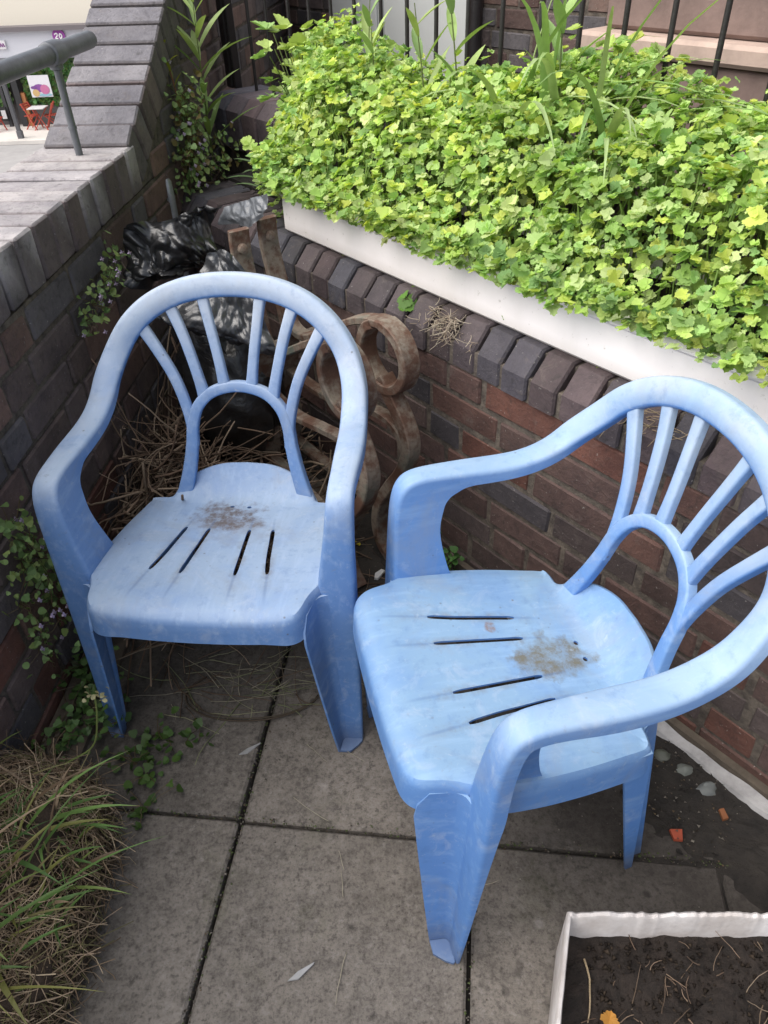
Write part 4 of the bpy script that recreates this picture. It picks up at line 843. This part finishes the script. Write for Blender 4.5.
for i in range(330):
    ph = uni(-2.6, .6) if i % 3 else uni(0, 6.283); r = math.sqrt(uni(0, 1)) * .9; b = CC + V(CR[0] * r * math.cos(ph), CR[1] * r * math.sin(ph), CR[2] * math.sqrt(max(0, 1 - r * r)) * .97); a = uni(-1.4, 1.4) if random.random() < .7 else uni(0, 6.28); L = uni(.05, .16) if i > 26 else uni(.2, .3); hz = V(math.cos(a), math.sin(a), 0); v = nrm(hz * uni(.3, .9) + Z * uni(.4, 1)); P = []; p = b.copy()
    for k in range(8): P.append(p.copy()); p = p + v * L / 7; v = nrm(v + hz * .05 - Z * uni(.10, .2))
    mb.blade(P, uni(.0022, .0055), sc3(random.choice(GG if random.random() < .75 else HAY), .75, 1.2))
o = part(mb, 'green_blades', M['leaf'], gc, 180); o['kind'] = 'stuff'
mb = MB(); P = cr([V(-.60, .80, .17), V(-.545, .815, .20), V(-.525, .83, .26), V(-.52, .845, .31)], 6); mb.tube(P, .0016, 5, (.2, .25, .08))
for k in range(16): p = P[-1] + V(uni(-.022, .022), uni(-.015, .015), uni(-.025, .014)); mb.leaf(p, V(uni(-1, 1), uni(-1, 1), 1), V(0, -1, .5), ROUND, .008, (.5, .47, .28), .2)
part(mb, 'flower_head', M['leaf'], gc)

# ------------------------------------------------------------------ chipped white box of soil, bottom right
bx = empty('soil_box', (.42, .36, 0), label='chipped white box full of dark soil in the near right corner', cat='planter box')
c0, c1, c2, c3 = V(.262, .520, 0), V(.70, .502, 0), V(.665, .12, 0), V(.145, .16, 0); H = .152
def wall_strip(a, b, inw, th, n, ragged):
    rings = []
    for i in range(n + 1):
        t = i / n; p = lerp(a, b, t); h = H + ragged * (mnoise.noise(Vector((p[0] * 30, p[1] * 30, 4))) * .6 + mnoise.noise(Vector((p[0] * 110, p[1] * 110, 9))) * .5); tt = th * (1 + .25 * mnoise.noise(Vector((p[0] * 25, 3, p[1] * 25))))
        rings.append([p, p + Z * (h - .003), p + inw * tt * .3 + Z * h, p + inw * tt * .8 + Z * (h - .001), p + inw * tt + Z * (h - .006), p + inw * (tt + .004)])
    mb.ring_sweep(rings)
mb = MB(); wall_strip(c0, c1, V(-.02, -1, 0), .010, 160, .010); wall_strip(c3, c0 - V(.001, .001, 0), V(.95, -.28, 0), .008, 60, .004); wall_strip(c1, c2, V(-1, 0, 0), .01, 30, .01); wall_strip(c2, c3, V(0, 1, 0), .01, 30, .01); part(mb, 'box', M['oldwhite'], bx, 40)
mb = MB(); vs = []; n = 70
for i in range(n):
    for j in range(n):
        u, v = i / (n - 1), j / (n - 1); p = lerp(lerp(c3, c2, u), lerp(c0, c1, u), v); p = p + (V(.40, .33, 0) - p) * .03; vs.append(V(p[0], p[1], .088 + .012 * mnoise.noise(Vector((p[0] * 22, p[1] * 22, 0))) + .006 * mnoise.noise(Vector((p[0] * 80, p[1] * 80, 3)))))
mb.add(vs, [(i * n + j, (i + 1) * n + j, (i + 1) * n + j + 1, i * n + j + 1) for i in range(n - 1) for j in range(n - 1)]); part(mb, 'soil', M['soil'], bx)
mb = MB()
for _ in range(110): twig(mb, V(uni(.26, .6), uni(.2, .49), .092), uni(.012, .06), uni(0, 6.28), random.gauss(.05, .15), uni(.0005, .0012), sc3(random.choice(TW), .35, 1.), .25)
for _ in range(1500):
    r = random.choice((uni(.001, .003), uni(.002, .0065))); crumb(V(uni(.285, .62), uni(.2, .495), .090), r, sc3(random.choice(((.012, .008, .006), (.02, .014, .01), (.035, .025, .018))), .6, 1.3))
o = part(mb, 'dry_stalks', M['straw'], bx, 180); o['kind'] = 'stuff'
mb = MB(); twig(mb, V(.283, .47, .10), .085, -1.45, .02, .0018, (.34, .26, .17), .06); part(mb, 'stalk', M['straw'], bx, 180)
mb = MB(); mb.leaf(V(.296, .378, .104), V(.3, .6, .1), Z, LOB2, .022, (.42, .2, .04), .4); tag(mb.build('fallen_leaf', M['stone']), 'small orange fallen leaf on the dark soil in the white box', 'leaf')

# ------------------------------------------------------------------ the street below, far left
GZ = -4.596
sh = empty('shop_building', (-12, 31.7, GZ), label='shop with grey fascia and purple round sign across the street below', cat='shop')
def fx(u): return -13.688 + u * .0368          # metres along the front
def fz(v): return float(np.interp(v, (25, 30, 41, 56, 75, 97, 119, 128), (-1.42, -1.567, -1.895, -2.352, -2.945, -3.651, -4.381, -4.59)))
def pan(name, x0, x1, z0, z1, y, dep, col, mat='paint', parent=sh):
    mb = MB(); mb.box(V(x0, y, z0), V(x1 - x0, 0, 0), V(0, dep, 0), V(0, 0, z1 - z0), col); return part(mb, name, M[mat], parent)
zf0, zf1, zc = fz(56), fz(30), fz(25)
pan('wall', -40, 5, GZ, zf0, 32.0, .4, (.10, .09, .09)); pan('upper_wall', -40, 5, zc, zc + 5, 31.9, .5, (.78, .72, .62))
pan('fascia', -40, 5, zf0, zf1, 31.5, .4, (.62, .62, .68)); pan('cornice', -40, 5, zf1 + .004, zc - .004, 31.3, .6, (.17, .15, .16)); pan('fascia_trim', -40, 5, zf0 - .06, zf0 - .004, 31.45, .4, (.2, .2, .22))
xw = [fx(q) for q in (0, 12, 25, 58)]
def hedge(x0, x1, z0, z1):
    mb = MB()
    for _ in range(1500):
        p = V(uni(x0, x1), uni(31.72, 31.84), uni(z0, z1)); mb.leaf(p, V(uni(-1, 1), -.3, uni(-1, 1)), V(uni(-.5, .5), -1, uni(-.2, .8)), ROUND, uni(.08, .16), tuple(q * uni(.6, 1.3) for q in (.09, .2, .05)), .2)
    mb.box(V(x0, 31.83, z0), V(x1 - x0, 0, 0), V(0, .1, 0), V(0, 0, z1 - z0), (.03, .07, .02)); part(mb, 'leaf_panel', M['leaf'], sh)
hedge(fx(-40), fx(10), GZ + .7, zf0 - .07); hedge(fx(27), fx(90), GZ + .7, zf0 - .07)
pan('stall_riser', fx(27), fx(90), GZ + .002, GZ + .69, 31.75, .2, (.09, .085, .085)); pan('doorway', fx(13), fx(26.5), GZ + .002, zf0 - .4, 31.95, .04, (.015, .012, .012)); pan('counter', fx(20), fx(27), GZ + .003, GZ + 1.1, 31.6, .3, (.40, .17, .07))
def strip(nm, x0, x1, w_, y, col): mb = MB(); a, b = V(x0, y, GZ), V(x1, y, zf0 - .1); mb.box(a, V(w_, 0, 0), V(0, .12, 0), b - a, col); part(mb, nm, M['paint'], sh)
strip('door_frame', fx(17), fx(17), .22, 31.55, (.035, .035, .038)); strip('window_frame', fx(3), fx(3), .12, 31.6, (.05, .05, .055))
ps = pan('poster', fx(34), fx(55), fz(97), fz(75), 31.62, .04, (.75, .74, .78)); mb = MB()
def blob(cx, cy, rx, ry, col, yy): mb.ring_sweep([[V(lerp(fx(34), fx(55), cx) + rx * math.cos(a) , yy, lerp(fz(97), fz(75), cy) + ry * math.sin(a)) for a in np.linspace(0, 6.283, 13)[:-1]], [V(lerp(fx(34), fx(55), cx) + rx * math.cos(a), yy + .005, lerp(fz(97), fz(75), cy) + ry * math.sin(a)) for a in np.linspace(0, 6.283, 13)[:-1]]], True, False, col)
for q in ((.45, .42, .22, .13, (.26, .09, .33), 31.612), (.7, .35, .17, .16, (.55, .18, .34), 31.605), (.25, .2, .13, .12, (.62, .42, .2), 31.606), (.65, .1, .26, .05, (.3, .5, .6), 31.607), (.2, .45, .12, .05, (.2, .08, .28), 31.608)): blob(*q)
part(mb, 'poster_print', M['paint'], ps.parent)
mb = MB(); cx, cz = fx(77.7), (fz(31) + fz(41)) / 2; rr2 = .22
def disc(r, y, col, cx, cz): mb.ring_sweep([[V(cx + r * math.cos(a), y, cz + r * math.sin(a)) for a in np.linspace(0, 6.283, 29)[:-1]], [V(cx + r * math.cos(a), y + .06, cz + r * math.sin(a)) for a in np.linspace(0, 6.283, 29)[:-1]]], True, False, col)
disc(rr2, 31.40, (.30, .07, .32), cx, cz); part(mb, 'round_sign', M['paint'], sh)
mb = MB(); 
for P in ([(-.13, .05), (-.06, .09), (-.03, .03), (-.11, -.06), (-.02, -.07)], [(.03, .0), (.06, .07), (.11, .04), (.11, -.03), (.06, -.07), (.03, 0)]): mb.tube(cr([V(cx + x, 31.385, cz + z) for x, z in P], 4), .022, 6, (.8, .78, .8))
part(mb, 'sign_mark', M['paint'], sh)
pan('name_board', fx(-4), fx(24.5), fz(47), fz(38.5), 31.42, .07, (.78, .76, .78)); mb = MB(); bx0, bz0 = fx(14), fz(44.5)
for i in range(5): mb.tube(cr([V(bx0 + i * .085 - .05, 31.40, bz0), V(bx0 + i * .085 - .02, 31.40, bz0 + .10), V(bx0 + i * .085 + .01, 31.40, bz0 + .01), V(bx0 + i * .085 + .035, 31.40, bz0)], 4), .012, 5, (.28, .08, .3))
part(mb, 'board_script', M['paint'], sh)
pan('menu_board', fx(-6), fx(5), fz(119), fz(105), 31.5, .05, (.03, .03, .03)); pan('menu_card', fx(0), fx(4.5), fz(116.5), fz(108), 31.46, .03, (.6, .6, .62))
def folding_chair(name, x, y, rz, label):
    root = empty(name, (x, y, GZ), rz, label=label, cat='folding chair', group='red folding chairs outside the shop'); col = (.42, .075, .05)
    for s in (-.2, .2):
        mb = MB(); mb.bbox(V(s - .02, -.22, 0), V(.04, 0, 0), V(0, .04, 0), V(0, .40, .86), .004, col); mb.build('frame', M['paint'], root); mb = MB(); mb.bbox(V(s * .85 - .02, .24, 0), V(.04, 0, 0), V(0, .04, 0), V(0, -.42, .46), .004, col); mb.build('leg', M['paint'], root)
    mb = MB()
    for k in range(5): mb.bbox(V(-.2, -.2 + k * .085, .44), V(.4, 0, 0), V(0, .065, 0), V(0, 0, .02), .003, col)
    mb.build('seat', M['paint'], root); mb = MB()
    for k in range(3): mb.bbox(V(-.22, .125 + k * .04, .64 + k * .075), V(.44, 0, 0), V(0, .018, 0), V(0, .02, .055), .003, col)
    mb.build('backrest', M['paint'], root)
fc = [V(-12.43, 31.2, 0), V(-11.92, 31.2, 0), V(-13.72, 31.2, 0)]
folding_chair('folding_chair', fc[0][0], 31.1, 1.3, 'red folding chair left of the small table under the poster'); folding_chair('folding_chair', fc[1][0] + .15, 31.1, -1.4, 'red folding chair right of the small table under the poster'); folding_chair('folding_chair', fc[2][0], 30.9, 1.2, 'red folding chair at the left edge before the menu board')
tb = empty('cafe_table', ((fc[0][0] + fc[1][0]) / 2 + .06, 31.0, GZ), label='small pale-topped table between the red folding chairs', cat='table'); mb = MB(); mb.bbox(V(-.3, -.3, .70), V(.6, 0, 0), V(0, .6, 0), V(0, 0, .03), .005, (.62, .6, .62)); mb.build('table_top', M['paint'], tb)
for s in (-1, 1): mb = MB(); mb.bbox(V(-.25 * s, -.25, 0), V(.035, 0, 0), V(0, .035, 0), V(.5 * s, .4, .70), .004, (.42, .075, .05)); mb.build('leg', M['paint'], tb)
mb = MB(); a = V(-12.45, 29.6, GZ); mb.bbox(a - V(.06, .06, 0), V(.13, 0, 0), V(0, .13, 0), V(-.05, 0, 2.1), .01, (.10, .10, .11)); mb.bbox(a - V(.085, .085, 0), V(.18, 0, 0), V(0, .18, 0), V(0, 0, .25), .01, (.12, .12, .13)); tag(mb.build('street_post', M['paint']), 'slim dark post on the kerb in front of the shop', 'post')
